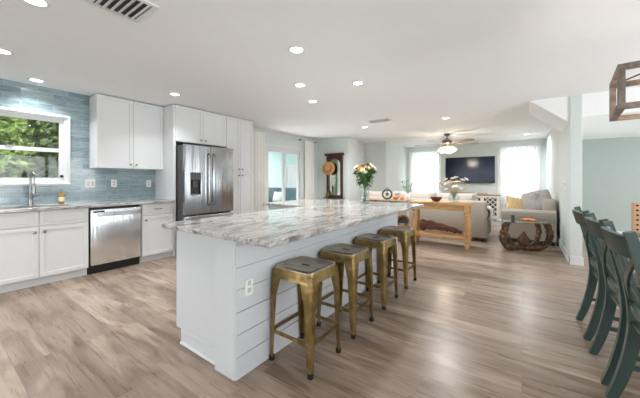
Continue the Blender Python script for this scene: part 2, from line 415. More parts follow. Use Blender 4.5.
b = MB().cells([YB, -1.6, .6, 1.2, 4.4, 5.8, 8.2, 8.74], [0, .25, 2.05, 2.15, H], {(1, 1), (1, 2), (3, 1), (3, 2), (5, 1)}, lambda y, z: (XR, y, z), (.12, 0, 0)); struct('wall_right', b, 'wall_shaded', smooth=False)  # last opening added to let light into the alcove
b = MB().cells([XL, -4.2, -1.2, .2, 3.2, XR], [0, .15, 2.15, H], {(1, 1), (3, 1)}, lambda x, z: (x, YB, z), (0, -.12, 0)); struct('wall_back', b, 'wall', smooth=False)
# stair soffit wedge on the partition
bm = bmesh.new()
A = [bm.verts.new(p) for p in ((.10, 5.47, H), (.57, 5.47, H), (.57, 5.47, 2.05))]
B_ = [bm.verts.new(p) for p in ((.10, 6.5, H), (.57, 6.5, H), (.57, 6.5, 2.05))]
bm.faces.new(A); bm.faces.new(B_[::-1])
for i in range(3): bm.faces.new((A[i], B_[i], B_[(i+1) % 3], A[(i+1) % 3]))
bmesh.ops.recalc_face_normals(bm, faces=bm.faces)
struct('trim_soffit', MB().add(bm), 'ceil', smooth=False)
def base(name, lo, hi): struct(name, MB().box(lo, hi, .004), 'trim')
base('baseboard_partition', (.556, 5.436, 0), (.57, YF, .13)); base('baseboard_partition_end', (.556, 5.436, 0), (.714, 5.45, .13))
base('baseboard_dining', (.70, 8.606, 0), (XR, 8.62, .13)); base('baseboard_far', (-3.5, YF-.014, 0), (.556, YF, .13))
base('baseboard_closet', (XL, 7.036, 0), (-4.0, 7.05, .13)); base('baseboard_left', (XL, 4.02, 0), (XL+.014, SY0-.08, .13))
base('baseboard_hall', (-4.25, 8.536, 0), (-3.5, 8.55, .13)); base('baseboard_living', (-3.5, 8.55, 0), (-3.486, YF-.014, .13))
# hall door on the side wall
d = struct('door_1', MB().box((-4.268, 7.80, .01), (-4.235, 8.40, 2.03), .004), 'trim')
MB().cells([7.73, 7.80, 8.40, 8.48], [0, 2.03, 2.11], {(1, 0)}, lambda y, z: (-4.268, y, z), (.05, 0, 0)).build('door_casing', 'trim', d, False)

# windows ------------------------------------------------------
def yz_frame(mb, y0, y1, z0, z1, w, x0, x1, wb=None):
    mb.cells([y0, y0+w, y1-w, y1], [z0, z0+(wb or w), z1-w, z1], {(1, 1)}, lambda y, z: (x0, y, z), (x1-x0, 0, 0)); return mb
w = struct('window_1', yz_frame(MB(), WY0, WY1, WZ0, WZ1, .035, XL-.1, XL-.012), 'trim', smooth=False)
yz_frame(MB(), WY0-.025, WY1+.025, WZ0-.03, WZ1+.025, .03, XL-.012, XL+.014).build('window_casing', 'trim', w, False)
MB().box((XL-.05, WY0-.02, WZ0-.014), (XL+.03, WY1+.02, WZ0+.012), .004).build('window_sill', 'trim', w)
zm = 1.62
MB().add(yz_frame(MB(), WY0+.035, WY1-.035, zm-.02, WZ1-.035, .04, XL-.085, XL-.06).bm).build('upper_sash', 'trim', w, False)
MB().add(yz_frame(MB(), WY0+.035, WY1-.035, WZ0+.03, zm+.025, .05, XL-.055, XL-.025).bm).build('lower_sash', 'trim', w, False)
for z0, z1, x in ((zm, WZ1-.05, XL-.075), (WZ0+.06, zm, XL-.042)): MB().box((x, WY0+.06, z0), (x+.004, WY1-.06, z1), 0).build('window_pane', 'glass', w)
MB().lathe([(0, 0), (.02, 0), (.02, .015), (0, .02)], (XL-.025, WY1-.06, 1.27), 12, (1, 0, 0)).build('sash_lock', 'dark', w)
MB().box((XL-.026, .62, zm+.02), (XL-.01, .68, zm+.035), .003).build('sash_latch', 'chrome', w)
for i, (x0, x1, z0, z1) in enumerate((W1, W2)):
    w = struct('window_%d' % (i+2), MB().cells([x0, x0+.04, x1-.04, x1], [z0, z0+.04, z1-.04, z1], {(1, 1)}, lambda x, z: (x, YF+.02, z), (0, .08, 0)), 'trim', smooth=False)
    MB().box((x0+.03, YF+.04, 1.40), (x1-.03, YF+.08, 1.445), .003).build('meeting_rail', 'trim', w)
    MB().box((x0+.03, YF+.06, z0+.03), (x1-.03, YF+.064, z1-.03), 0).build('window_pane', 'glass', w)
    MB().cells([x0-.07, x0, x1, x1+.07], [z0-.07, z0, z1, z1+.07], {(1, 1)}, lambda x, z: (x, YF, z), (0, -.018, 0)).build('window_casing', 'trim', w, False)
# sliding glass door
d = struct('door_2', yz_frame(MB(), SY0, SY1, .0, SZ1, .05, XL-.11, XL-.01), 'trim', smooth=False)
ym = (SY0+SY1)/2
for y0, y1, x in ((SY0+.05, ym+.035, XL-.055), (ym-.035, SY1-.05, XL-.095)):
    s_ = yz_frame(MB(), y0, y1, .04, SZ1-.05, .065, x, x+.035).build('door_sash', 'trim', d, False)
    MB().box((x+.015, y0+.05, .1), (x+.02, y1-.05, SZ1-.1), 0).build('door_pane', 'glass', s_)
yz_frame(MB(), SY0-.07, SY1+.07, -.2, SZ1+.07, .07, XL, XL+.016, .2).build('door_casing', 'trim', d, False)
# window frames of the unseen walls the daylight comes through
for i, (x0, x1) in enumerate(((-4.2, -1.2), (.2, 3.2))):
    struct('window_%d' % (4+i), MB().cells([x0, x0+.06, (x0+x1)/2-.04, (x0+x1)/2+.04, x1-.06, x1], [.15, .21, 2.09, 2.15], {(1, 1), (3, 1)}, lambda x, z: (x, YB-.1, z), (0, .08, 0)), 'trim', smooth=False)
for i, (y0, y1) in enumerate(((-1.6, .6), (1.2, 4.4))):
    struct('window_%d' % (6+i), MB().cells([y0, y0+.06, (y0+y1)/2-.04, (y0+y1)/2+.04, y1-.06, y1], [.25, .31, 2.09, 2.15], {(1, 1), (3, 1)}, lambda y, z: (XR+.1, y, z), (-.08, 0, 0)), 'trim', smooth=False)

# outdoors -----------------------------------------------------
b = MB().cells([-30, XL-.12, XR+.12, 30], [-30, YB-.12, YF+.12, 40], {(1, 1)}, lambda x, y: (x, y, -.06), (0, 0, -.3)); struct('ground', b, 'patio', smooth=False)
b = MB().box((-14, -6, -.062), (XL-.3, 3.6, -.03), 0); struct('lawn', b, 'lawn', smooth=False)
b = MB().box((-9.3, 8.0, -.05), (XL-.12, 8.12, 2.6), 0); struct('wall_patio', b, 'patio_wall', smooth=False)
b = MB().box((-8.2, 4.6, 2.42), (XL-.12, 8.0, 2.5), 0); struct('ceiling_patio', b, 'ceil', smooth=False)
w = struct('window_8', MB().cells([-7.25, -7.17, -6.6, -6.52], [.7, .78, 1.72, 1.8], {(1, 1)}, lambda x, z: (x, 7.94, z), (0, .06, 0)), 'trim', smooth=False)
MB().box((-7.18, 7.97, .77), (-6.59, 7.985, 1.73), 0).build('window_blind', 'trim', w)
def leaf_mesh(mb, n, c, r, size, zmin=-9):
    bm = mb.bm
    for _ in range(n):
        while True:
            p = Vector((random.uniform(-1, 1), random.uniform(-1, 1), random.uniform(-1, 1)))
            if .25 < p.length < 1: break
        p = Vector((c[0]+p.x*r[0], c[1]+p.y*r[1], c[2]+p.z*r[2]))
        if p.z < zmin: continue
        e = Euler((random.uniform(0, 6.3), random.uniform(0, 6.3), random.uniform(0, 6.3))).to_matrix(); s = size*random.uniform(.6, 1.3)
        q = [bm.verts.new(p+e @ Vector(v)*s) for v in ((0, -1, 0), (.42, -.2, .12), (0, 1, -.1), (-.42, -.2, .12))]
        bm.faces.new(q)
for i, (x, y, hh, rr, mt, lb) in enumerate((
    (-7.3, .4, 1.55, (1.0, .78, 1.45), 'fol1', 'bright green bushy tree outside the kitchen window'),
    (-7.5, 2.15, 1.7, (1.0, .8, 1.6), 'fol2', 'darker green tree outside the window beside the tiled wall'),
    (-10.6, 1.0, 2.6, (1.3, 2.2, 2.5), 'fol2', 'tall dense tree far behind the garden bushes'),
    (-7.2, -1.35, 1.6, (1.0, .8, 1.5), 'fol2', 'dark leafy bush past the window edge above the sink'))):
    t = thing('garden_tree', lb, 'tree', (x, y, -.04), 0, 'trees outside the kitchen window')
    f = MB(); leaf_mesh(f, 4600, (0, 0, hh), rr, .11 if i != 2 else .2, .1); f.build('foliage', mt, t, False)
    MB().tube(smooth_path([(0, 0, 0), (.05, .03, hh*.5), (-.04, 0, hh*1.1)]), .06, 8).build('trunk', 'bark', t)
# patio furniture
t = thing('patio_sofa', 'grey-teal cushioned patio sofa seen through the sliding glass door', 'sofa', (-6.75, 6.9, -.06))
MB().box((-.75, -.38, 0), (.75, .4, .36), .02).build('frame', 'patio', t)
for x in (-.37, .37): MB().box((x-.36, -.38, .36), (x+.36, .2, .52), .05, 3).build('seat_cushion', 'patio_fabric', t)
for x in (-.37, .37): MB().box((x-.36, .16, .5), (x+.36, .38, 1.02), .06, 3).build('back_cushion', 'patio_fabric', t)
t = thing('patio_pillow', 'white cushion leaning on the patio sofa', 'cushion', (-6.7, 6.98, .66))
MB().pillow(.36, .36, .13, Matrix.Rotation(math.radians(75), 4, 'X')).build('cushion_cover', 'throw', t)

# ------------------------------------------------------------ kitchen run
CB = -4.52   # carcass front
def cab(name, label, y0, y1, **k):
    t = thing(name, label, 'cabinet', (0, 0, 0)); return t
t = cab('sink_base_cabinet', 'white shaker base cabinet under the sink with two false drawer fronts', .34, 1.26)
MB().box((XL+.003, .342, .1), (CB, 1.262, .67), .002).build('cabinet_body', 'white', t); MB().cells([XL+.003, -4.985, -4.565, CB], [.342, .49, 1.15, 1.262], {(1, 1)}, lambda x, y: (x, y, .67), (0, 0, .198)).build('cabinet_top_frame', 'white', t, False); MB().box((XL+.02, .342, 0), (CB-.05, 1.262, .1), .001).build('toe_kick', 'white', t)
for y0, y1, ky in ((.345, .80, .765), (.806, 1.258, .845)):
    shaker(MB(), y0, y1, .695, .862, CB, fr=.045).build('drawer_front', 'white', t)
    dd = shaker(MB(), y0, y1, .105, .688, CB).build('door', 'white', t); knob(dd, CB+.02, ky, .625)
t = cab('base_cabinet', 'white shaker base cabinet at the window end past the sink doors', -.6, .34)
MB().box((XL+.003, -.6, .1), (CB, .339, .868), .002).build('cabinet_body', 'white', t); MB().box((XL+.02, -.6, 0), (CB-.05, .339, .1), .001).build('toe_kick', 'white', t)
for y0, y1, ky in ((-.595, -.135, -.17), (-.129, .336, -.09)):
    shaker(MB(), y0, y1, .695, .862, CB, fr=.045).build('drawer', 'white', t); dd = shaker(MB(), y0, y1, .105, .688, CB).build('door', 'white', t); knob(dd, CB+.02, ky, .625)
t = cab('base_cabinet', 'narrow white base cabinet with one drawer between dishwasher and refrigerator', 1.88, 2.33)
MB().box((XL+.003, 1.882, .1), (CB, 2.346, .868), .002).build('cabinet_body', 'white', t); MB().box((XL+.02, 1.882, 0), (CB-.05, 2.346, .1), .001).build('toe_kick', 'white', t)
dr = shaker(MB(), 1.89, 2.34, .70, .862, CB, fr=.045).build('drawer', 'white', t)
MB().tube(smooth_path([(CB+.018, 2.055, .785), (CB+.045, 2.065, .785), (CB+.045, 2.145, .785), (CB+.018, 2.155, .785)]), .006, 8).build('drawer_pull', 'chrome', dr)
dd = shaker(MB(), 1.89, 2.34, .105, .692, CB).build('door', 'white', t); knob(dd, CB+.02, 1.93, .63)
# dishwasher
t = thing('dishwasher', 'stainless steel dishwasher under the granite counter beside the sink cabinet', 'dishwasher', (0, 1.57, 0))
MB().box((XL+.03, -.302, .02), (CB-.03, .302, .862), .002).build('tub', 'dark', t); MB().box((XL+.05, -.30, 0), (CB-.04, .30, .11), .001).build('toe_kick', 'dark', t)
dp = MB().box((CB-.03, -.292, .115), (CB+.025, .296, .835), .008, 2).build('door_panel', 'steel', t)
MB().sweep(smooth_path([(CB+.03, -.285, .775), (CB+.05, -.2, .772), (CB+.056, 0, .772), (CB+.05, .2, .772), (CB+.03, .289, .775)]), [(-.012, -.028), (.012, -.028), (.012, .028), (-.012, .028)], (1, 0, 0)).build('handle', 'steel', dp)
MB().box((CB+.0255, -.27, .795), (CB+.057, -.15, .818), .001).build('brand_badge', 'dark', dp)
# counter
b = MB().cells([XL+.004, -4.97, -4.58, CB+.07], [-.6, .50, 1.14, 2.349], {(1, 1)}, lambda x, y: (x, y, .87), (0, 0, .035))
o = b.build('countertop', 'granite', None, True); tag(o, 'grey and white granite countertop along the tiled wall under the window', 'countertop')
mod = o.modifiers.new('b', 'BEVEL'); mod.width = .004; mod.limit_method = 'ANGLE'
t = thing('kitchen_sink', 'undermount stainless steel sink set in the counter below the window', 'sink', (-4.775, .82, 0))
b = MB().cells([-.195, -.185, .185, .195], [-.32, -.31, .31, .32], {(1, 1)}, lambda x, y: (x, y, .8695), (0, 0, -.18)); b.build('basin', 'steel', t, False)
MB().box((-.195, -.32, .682), (.195, .32, .69), .001).build('basin_floor', 'steel', t); MB().lathe([(0, 0), (.045, 0), (.045, .004), (0, .002)], (0, 0, .69), 18).build('drain', 'dark', t)
# faucet
t = thing('faucet', 'brushed nickel pull-down spring faucet behind the sink', 'faucet', (-5.03, .82, .905))
MB().lathe([(0, 0), (.03, 0), (.03, .006), (.024, .012), (.022, .10), (.018, .11), (.018, .2), (0, .2)], (0, 0, 0), 18).build('body', 'chrome', t)
MB().tube([(0, 0, .18)]+arc((.085, 0, .335), .085, PI, 0, 12)+[(.17, 0, .26)], .011, 10).build('neck', 'chrome', t)
MB().tube([(.17, 0, .27), (.17, 0, .23), (.17, 0, .15)], .017, 12, scales=[.7, 1, 1.1]).build('spray_head', 'chrome', t)
MB().tube([(0, .018, .1), (0, .05, .105), (.01, .10, .12)], .008, 8).build('lever', 'chrome', t)
MB().tube([(0, 0, .2), (.09, 0, .2), (.165, 0, .2)], .006, 8).build('spray_dock', 'chrome', t)
# soap bottle
t = thing('soap_bottle', 'amber soap bottle with a cream label on the counter by the faucet', 'bottle', (-5.0, 1.11, .905))
MB().lathe([(0, 0), (.03, 0), (.032, .01), (.032, .11), (.026, .13), (.012, .14), (.012, .155), (0, .155)], (0, 0, 0), 18).build('bottle_body', 'soap', t)
MB().lathe([(.0325, .03), (.0335, .03), (.0335, .09), (.0325, .09)], (0, 0, 0), 18).build('label', 'label', t)
MB().lathe([(0, .155), (.014, .155), (.014, .17), (.004, .172), (.004, .19), (.012, .192), (.012, .2), (0, .2)], (0, 0, 0), 14).build('pump', 'chrome', t)
MB().tube([(0, 0, .197), (.035, 0, .194)], .004, 6).build('spout', 'chrome', t)
# outlets on the tiles
def plate(name, label, cat, y, z, wd, kind, n=1, group=None):
    t = thing(name, label, cat, (XL, y, z), 0, group)
    MB().box((0, -wd/2, -.058), (.007, wd/2, .058), .003).build('cover_plate', 'plastic', t)
    for k in range(n):
        yy = (k-(n-1)/2)*.046
        if kind == 'switch': MB().box((.006, yy-.016, -.034), (.011, yy+.016, .034), .002).build('rocker', 'socket', t)
        else:
            for zz in (-.02, .02): MB().box((.006, yy-.015, zz-.014), (.009, yy+.015, zz+.014), .004).build('socket', 'socket', t)
    return t
plate('light_switch', 'wide white double switch plate on the tiles near the soap bottle', 'switch', 1.45, 1.17, .118, 'switch', 2)
plate('wall_outlet', 'white outlet on the teal tiles above the dishwasher', 'outlet', 1.745, 1.17, .074, 'socket')
plate('wall_outlet', 'white outlet on the teal tiles next to the refrigerator side panel', 'outlet', 2.245, 1.16, .074, 'socket')
# upper cabinet
t = cab('wall_cabinet', 'white two-door upper cabinet on the tiled wall beside the window', 1.44, 2.33)
MB().box((XL+.003, 1.44, 1.39), (-4.842, 2.349, 2.425), .002).build('cabinet_body', 'white', t)
for y0, y1, ky in ((1.443, 1.893, 1.858), (1.899, 2.346, 1.933)): dd = shaker(MB(), y0, y1, 1.393, 2.422, -4.842).build('door', 'white', t); knob(dd, -4.822, ky, 1.45)
# fridge surround, pantry
t = cab('refrigerator_cabinet', 'white two-door cabinet above the refrigerator with a tall end panel', 2.34, 3.36)
MB().box((XL+.003, 2.351, 0), (CB, 2.391, 2.425), .002).build('end_panel', 'white', t)
MB().box((XL+.003, 2.391, 1.84), (CB, 3.333, 2.425), .002).build('cabinet_body', 'white', t)
for y0, y1, ky in ((2.378, 2.853, 2.815), (2.859, 3.332, 2.897)): dd = shaker(MB(), y0, y1, 1.845, 2.422, CB).build('door', 'white', t); knob(dd, CB+.02, ky, 1.90)
t = cab('pantry_cabinet', 'tall white four-door pantry cabinet next to the refrigerator', 3.36, 4.02)
MB().box((XL+.003, 3.338, .1), (CB, 3.975, 2.425), .002).build('cabinet_body', 'white', t); MB().box((XL+.02, 3.338, 0), (CB-.05, 3.975, .1), .001).build('toe_kick', 'white', t)
for y0, y1, ky in ((3.341, 3.654, 3.62), (3.66, 3.973, 3.695)):
    dd = shaker(MB(), y0, y1, 1.372, 2.422, CB).build('door', 'white', t); knob(dd, CB+.02, ky, 1.43)
    dd = shaker(MB(), y0, y1, .105, 1.364, CB).build('door', 'white', t); knob(dd, CB+.02, ky, 1.31)
# refrigerator
FX = -4.275
t = thing('refrigerator', 'stainless french-door refrigerator with an ice dispenser in a white surround', 'refrigerator', (0, 2.862, 0))
MB().box((XL+.02, -.455, .03), (FX-.075, .455, 1.775), .006).build('cabinet_shell', 'fridge_side', t)
MB().box((XL+.05, -.44, 0), (FX-.12, .44, .05), .002).build('base_grille', 'dark', t)
L = MB().cells([-.46, -.36, -.185, -.003], [.665, .98, 1.33, 1.785], {(1, 1)}, lambda y, z: (FX-.07, y, z), (.07, 0, 0)).build('door', 'steel_fridge', t)
mod = L.modifiers.new('b', 'BEVEL'); mod.width = .012; mod.segments = 3; mod.limit_method = 'ANGLE'
R_ = MB().box((FX-.07, .003, .665), (FX, .46, 1.785), .012, 3).build('door', 'steel_fridge', t)
fz = MB().box((FX-.07, -.46, .06), (FX, .46, .645), .012, 3).build('freezer_drawer', 'steel_fridge', t)
MB().box((FX-.068, -.358, .982), (FX-.05, -.187, 1.328), 0).build('dispenser_niche', 'dark', L)
MB().box((FX-.05, -.357, 1.22), (FX-.004, -.188, 1.327), .004).build('dispenser_panel', 'fridge_side', L)
MB().box((FX-.04, -.31, 1.10), (FX-.025, -.235, 1.21), .004).build('dispenser_paddle', 'fridge_side', L)
MB().box((FX-.05, -.357, .983), (FX-.006, -.188, .995), .002).build('drip_tray', 'chrome', L)
for dd, y in ((L, -.045), (R_, .045)):
    MB().sweep(smooth_path([(FX-.005, y, .80), (FX+.045, y, .84), (FX+.06, y, 1.0), (FX+.064, y, 1.22), (FX+.06, y, 1.45), (FX+.045, y, 1.62), (FX-.005, y, 1.66)]), [(.013*math.cos(a*PI/4), .016*math.sin(a*PI/4)) for a in range(8)], (0, 1, 0)).build('handle', 'chrome', dd)
MB().sweep(smooth_path([(FX-.005, -.4, .585), (FX+.05, -.37, .585), (FX+.055, 0, .585), (FX+.05, .37, .585), (FX-.005, .4, .585)]), [(.013*math.cos(a*PI/4), .016*math.sin(a*PI/4)) for a in range(8)], (0, 0, 1)).build('handle', 'chrome', fz)
MB().lathe([(.014, 0), (.018, 0), (.018, .003), (.014, .003), (.014, 0)], (FX, .405, 1.70), 16, (1, 0, 0)).build('round_emblem', 'socket', R_)

# ------------------------------------------------------------ island
t = thing('kitchen_island', 'white shiplap kitchen island with a cabinet wing toward the sliding door', 'island', (0, 0, 0))
MB().cells([-2.88, -2.15, -1.615], [1.15, 2.86, 3.86], {(0, 0)}, lambda x, y: (x, y, .10), (0, 0, .765)).build('cabinet_body', 'island', t, False)
MB().box((-2.08, 1.17, 0), (-1.62, 3.84, .1), 0).build('toe_kick', 'island', t)
MB().box((-2.152, 1.142, .105), (-1.616, 1.16, .864), .002).build('end_panel', 'island', t); MB().box((-2.085, 1.14, 0), (-1.616, 1.162, .105), .002).build('end_panel_foot', 'island', t)
MB().box((-2.075, 1.126, 0), (-1.618, 1.141, .02), .004).build('shoe_molding', 'trim', t)
MB().box((-1.615, 1.105, 0), (-1.424, 3.86, .865), .003).build('knee_wall', 'island', t)
prof = [(0, 0)]; z = 0
while z < .86:
    z2 = min(z+.137, .865); prof += [(.014, z+.003), (.014, z2-.003)] + ([(.004, z2-.003), (.004, z2+.003)] if z2 < .86 else []); z += .137
prof += [(0, .865)]
MB().sweep([(-1.424, 3.858, 0), (-1.424, 1.114, 0)], [(x, zz) for x, zz in prof], (1, 0, 0)).build('shiplap_panel', 'island', t, False)
for y0 in (1.16, 1.72, 2.29):
    dd = shaker(MB(), y0, y0+.55, .11, .86, -2.15, sgn=-1).build('door', 'island', t); knob(dd, -2.17, y0+.5, .78, -1)
ot = MB().box((-1.4105, 1.178, .492), (-1.402, 1.242, .595), .003).build('outlet', 'plastic', t)
for zz in (.525, .57): MB().box((-1.404, 1.196, zz-.014), (-1.3995, 1.224, zz+.014), .004).build('socket', 'socket', ot)
b = MB().cells([-2.97, -2.19, -1.065], [1.05, 2.80, 3.9], {(0, 0)}, lambda x, y: (x, y, .8655), (0, 0, .0325))
o = b.build('island_countertop', 'granite', None, True); tag(o, 'large pale grey veined granite slab on top of the white island', 'countertop')
mod = o.modifiers.new('b', 'BEVEL'); mod.width = .005; mod.segments = 2; mod.limit_method = 'ANGLE'

# ------------------------------------------------------------ stools
t = thing('counter_stool', 'brass metal counter stool at the near corner of the island', 'stool', (-1.225, 1.56, 0), 0, 'brass stools along the island')
def rsq(h, r, n=5):
    out = []
    for cx, cy, a in ((h-r, h-r, 0), (-h+r, h-r, PI/2), (-h+r, -h+r, PI), (h-r, -h+r, 1.5*PI)):
        out += [(cx+r*math.cos(a+PI/2*i/n), cy+r*math.sin(a+PI/2*i/n)) for i in range(n+1)]
    return out
def loft(mb, rings, cap0=True, cap1=True):
    b = bmesh.new(); R = [[b.verts.new(p) for p in r] for r in rings]; m = len(R[0])
    for A, B in zip(R, R[1:]):
        for j in range(m): b.faces.new((A[j], A[(j+1) % m], B[(j+1) % m], B[j]))
    if cap0: b.faces.new(R[0][::-1])
    if cap1: b.faces.new(R[-1])
    bmesh.ops.recalc_face_normals(b, faces=b.faces); return mb.add(b)
ring = lambda h, r, z: [(x, y, z) for x, y in rsq(h, r)]
b = MB(); loft(b, [ring(.157, .04, .622), ring(.157, .04, .632), ring(.15, .04, .640), ring(.135, .04, .640), ring(.11, .035, .632), ring(.03, .02, .630)])
seat = b.build('seat', 'stool_seat', t, ang=50)
MB().box((-.032, -.007, .6305), (.032, .007, .6335), .002).build('grip_slot', 'dark', seat)
b = MB(); loft(b, [ring(.172, .03, .565), ring(.160, .04, .625), ring(.155, .04, .625), ring(.167, .03, .565), ring(.172, .03, .565)], False, False)
sk = b.build('apron', 'brass', t, ang=50)
b = MB()
for k in range(4):
    m = Matrix.Rotation(k*PI/2, 4, 'Z')
    for y in (-.13, -.1, .1, .13): b.lathe([(0, 0), (.006, 0), (.004, .004), (0, .005)], m @ Vector((.166, y, .595)), 8, m @ Vector((1, 0, .18)))
b.build('rivet_trim', 'bronze', sk)
for k in range(4):
    m = Matrix.Rotation(k*PI/2, 4, 'Z'); b = MB(); rings = []
    for z, c, a, r in ((.61, .166, .085, .022), (.55, .172, .082, .022), (.45, .175, .058, .018), (.25, .176, .044, .014), (.02, .176, .030, .011)):
        th = .005; pts = [(c-a, c), (c-r, c)]+[(c-r+r*math.cos(q), c-r+r*math.sin(q)) for q in (PI*.375, PI*.25, PI*.125)]+[(c, c-r), (c, c-a)]
        inn = [(c-th, c-a), (c-th, c-r), (c-r-th*.2, c-r-th*.2), (c-r, c-th), (c-a, c-th)]
        rings.append([m @ Vector((x, y, z)) for x, y in pts+inn])
    loft(b, rings); lg = b.build('leg', 'brass', t, ang=50)
    b = MB(); loft(b, [[m @ Vector((x+.164, y+.164, z)) for x, y in rsq(.016, .008, 3)] for z in (0, .03)]); b.build('foot_cap', 'dark', lg)
    a_, b_ = m @ Vector((.168, -.15, .20)), m @ Vector((.168, .15, .20)); MB().bar(a_, b_, .006, .024, m @ Vector((1, 0, 0))).build('stretcher', 'brass', t)
dup(t, 'brass metal counter stool second from the near island corner', (-1.225, 2.11, 0))
dup(t, 'brass metal counter stool third along the shiplap, before the last one', (-1.225, 2.71, 0))
dup(t, 'brass metal counter stool at the far island end by the wooden console', (-1.225, 3.34, 0))

# ------------------------------------------------------------ bouquet on the island
def flower(parent, p, dirv, r, mat, kind='daisy'):
    q = Vector((0, 0, 1)).rotation_difference(Vector(dirv)).to_matrix().to_4x4(); m = Matrix.Translation(p) @ q; b = MB()
    for lay, (n, k, up) in enumerate(((9, 1, .25), (7, .7, .7), (5, .4, 1.1))):
        for i in range(n):
            a = 2*PI*i/n+lay*.4; e = bmesh.new(); P = []
            for s_ in range(5):
                u = s_/4; wd = math.sin(PI*(.12+.8*u))*r*.38*k+.001; rr = r*k*u; zz = r*k*up*(u**1.5)
                P.append([e.verts.new((rr, x*wd, zz+abs(x)*wd*.3)) for x in (-1, 0, 1)])
            for A, B in zip(P, P[1:]):
                for j in (0, 1): e.faces.new((A[j], A[j+1], B[j+1], B[j]))
            b.add(e, m @ Matrix.Rotation(a, 4, 'Z'))
    b.lathe([(0, 0), (r*.25, .0), (r*.22, r*.18), (0, r*.25)], p, 10, dirv)
    return b.build('flower', mat, parent)
t = thing('flower_vase', 'clear glass vase of orange, white and cream flowers standing on the island', 'vase', (-1.735, 3.5, .8985))
MB().lathe([(0, 0), (.058, 0), (.062, .01), (.060, .06), (.058, .14), (.060, .2), (.066, .245), (.062, .245), (.056, .2), (.054, .06), (.05, .018), (0, .018)], (0, 0, 0), 28).build('glass_vase', 'vase_glass', t)
b = MB(); lv = MB()
heads = []
for i in range(26):
    a = i*2.4; rr = .025+.108*math.sqrt((i+.5)/26); z = .50-.75*(rr**1.5)+random.uniform(-.07, .05)
    hx, hy = rr*math.cos(a), rr*math.sin(a); heads.append((hx, hy, z))
    b.tube(smooth_path([(-hx*.2, -hy*.2, .03), (hx*.12, hy*.12, .24), (hx*.7, hy*.7, z*.8), (hx, hy, z)], 4), .0035, 6)
b.build('stems', 'stem', t)
for i in range(150):
    a = random.uniform(0, 6.28); r = .105*math.sqrt(random.random()); z = random.uniform(.26, .45)
    r *= .35+.65*(z-.26)/.19
    e = bmesh.new(); n = 5; P = []
    for s_ in range(n):
        u = s_/(n-1); wd = math.sin(PI*u)*.017+.0005; P.append([e.verts.new((u*.085, x*wd, .03*u*u*(-1)+abs(x)*wd*.3)) for x in (-1, 0, 1)])
    for A, B in zip(P, P[1:]):
        for j in (0, 1): e.faces.new((A[j], A[j+1], B[j+1], B[j]))
    lv.add(e, Matrix.Translation((r*math.cos(a), r*math.sin(a), z)) @ Euler((random.uniform(-.6, .6), random.uniform(-1.2, .5), a+random.uniform(-.7, .7))).to_matrix().to_4x4())
lv.build('foliage', 'leaf', t)
for i, h_ in enumerate(heads):
    mt = ('f_white', 'f_orange', 'f_cream', 'f_white', 'f_brown', 'f_cream', 'f_white')[i % 7]
    dv = Vector((h_[0]*1.6, h_[1]*1.6, .22)).normalized()
    flower(t, h_, dv, random.uniform(.03, .042)*(1.15 if mt == 'f_white' else 1), mt)

# ------------------------------------------------------------ ceiling fittings
DL = [(-1.72, 2.05, 'recessed ceiling light nearest the camera above the island counter'), (-2.32, 2.84, 'recessed ceiling light over the island wing'),
      (-2.65, 3.55, 'recessed ceiling light past the island wing toward the sliding door'), (-1.68, 3.2, 'recessed ceiling light above the flower vase end of the island'),
      (-2.95, 5.95, 'recessed ceiling light between the sliding door and the ceiling vent'), (-1.22, 6.01, 'recessed ceiling light in front of the ceiling fan'),
      (-4.02, 2.11, 'recessed ceiling light in front of the upper cabinet and fridge panel'), (-4.84, .84, 'recessed ceiling light over the sink against the tiled wall'),
      (-4.01, .46, 'recessed ceiling light out from the tiled wall at the picture edge'), (-2.7, .46, 'recessed ceiling light at the top edge beside the slatted vent'),
      (.11, 9.34, 'recessed ceiling light over the window with the loveseat')]
proto = None
la = bpy.data.lights.new('downlight_lamp', 'AREA'); la.shape = 'DISK'; la.size = .14; la.spread = math.radians(122); la.energy = DOWNLIGHT_W; la.color = (.96, .985, 1)
lb_ = la.copy(); lb_.energy = DOWNLIGHT_W*3.6; lb_.spread = math.radians(160)
for x, y, lb in DL:
    if proto is None:
        proto = thing('recessed_light', lb, 'light', (x, y, H), 0, 'recessed ceiling lights')
        MB().lathe([(.056, -.002), (.062, -.008), (.078, -.006), (.082, 0), (.056, 0), (.056, -.002)], (0, 0, 0), 28).build('trim_ring', 'trim', proto)
        MB().lathe([(0, -.003), (.058, -.003), (.058, -.001), (0, -.001)], (0, 0, 0), 28).build('lens', 'lamp', proto)
        lo = bpy.data.objects.new('lamp_light', la); C.objects.link(lo); lo.parent = proto; lo.location = (0, 0, -.012)
    else:
        c = dup(proto, lb, (x, y, H))
        if y > 5.9:
            for ch in c.children:
                if ch.type == 'LIGHT': ch.data = lb_
for x0, x1, y0, y1, lb in ((-2.42, -2.08, .66, .98, 'white slatted air vent in the ceiling near the island'), (-2.62, -2.14, 5.36, 5.6, 'white slatted air vent in the ceiling above the console tables')):
    t = thing('ceiling_vent', lb, 'vent', ((x0+x1)/2, (y0+y1)/2, H)); hx, hy = (x1-x0)/2, (y1-y0)/2
    MB().cells([-hx, -hx+.03, hx-.03, hx], [-hy, -hy+.03, hy-.03, hy], {(1, 1)}, lambda x, y: (x, y, -.012), (0, 0, .012)).build('frame', 'trim', t, False)
    MB().box((-hx+.02, -hy+.02, -.002), (hx-.02, hy-.02, 0), 0).build('duct_opening', 'fridge_side', t)
    n = 6
    for i in range(n):
        y = -hy+.05+(2*hy-.10)*i/(n-1)
        MB().bar((-hx+.03, y, -.011), (hx-.03, y, -.011), .028, .003, (0, 1, .55)).build('slat', 'trim', t)
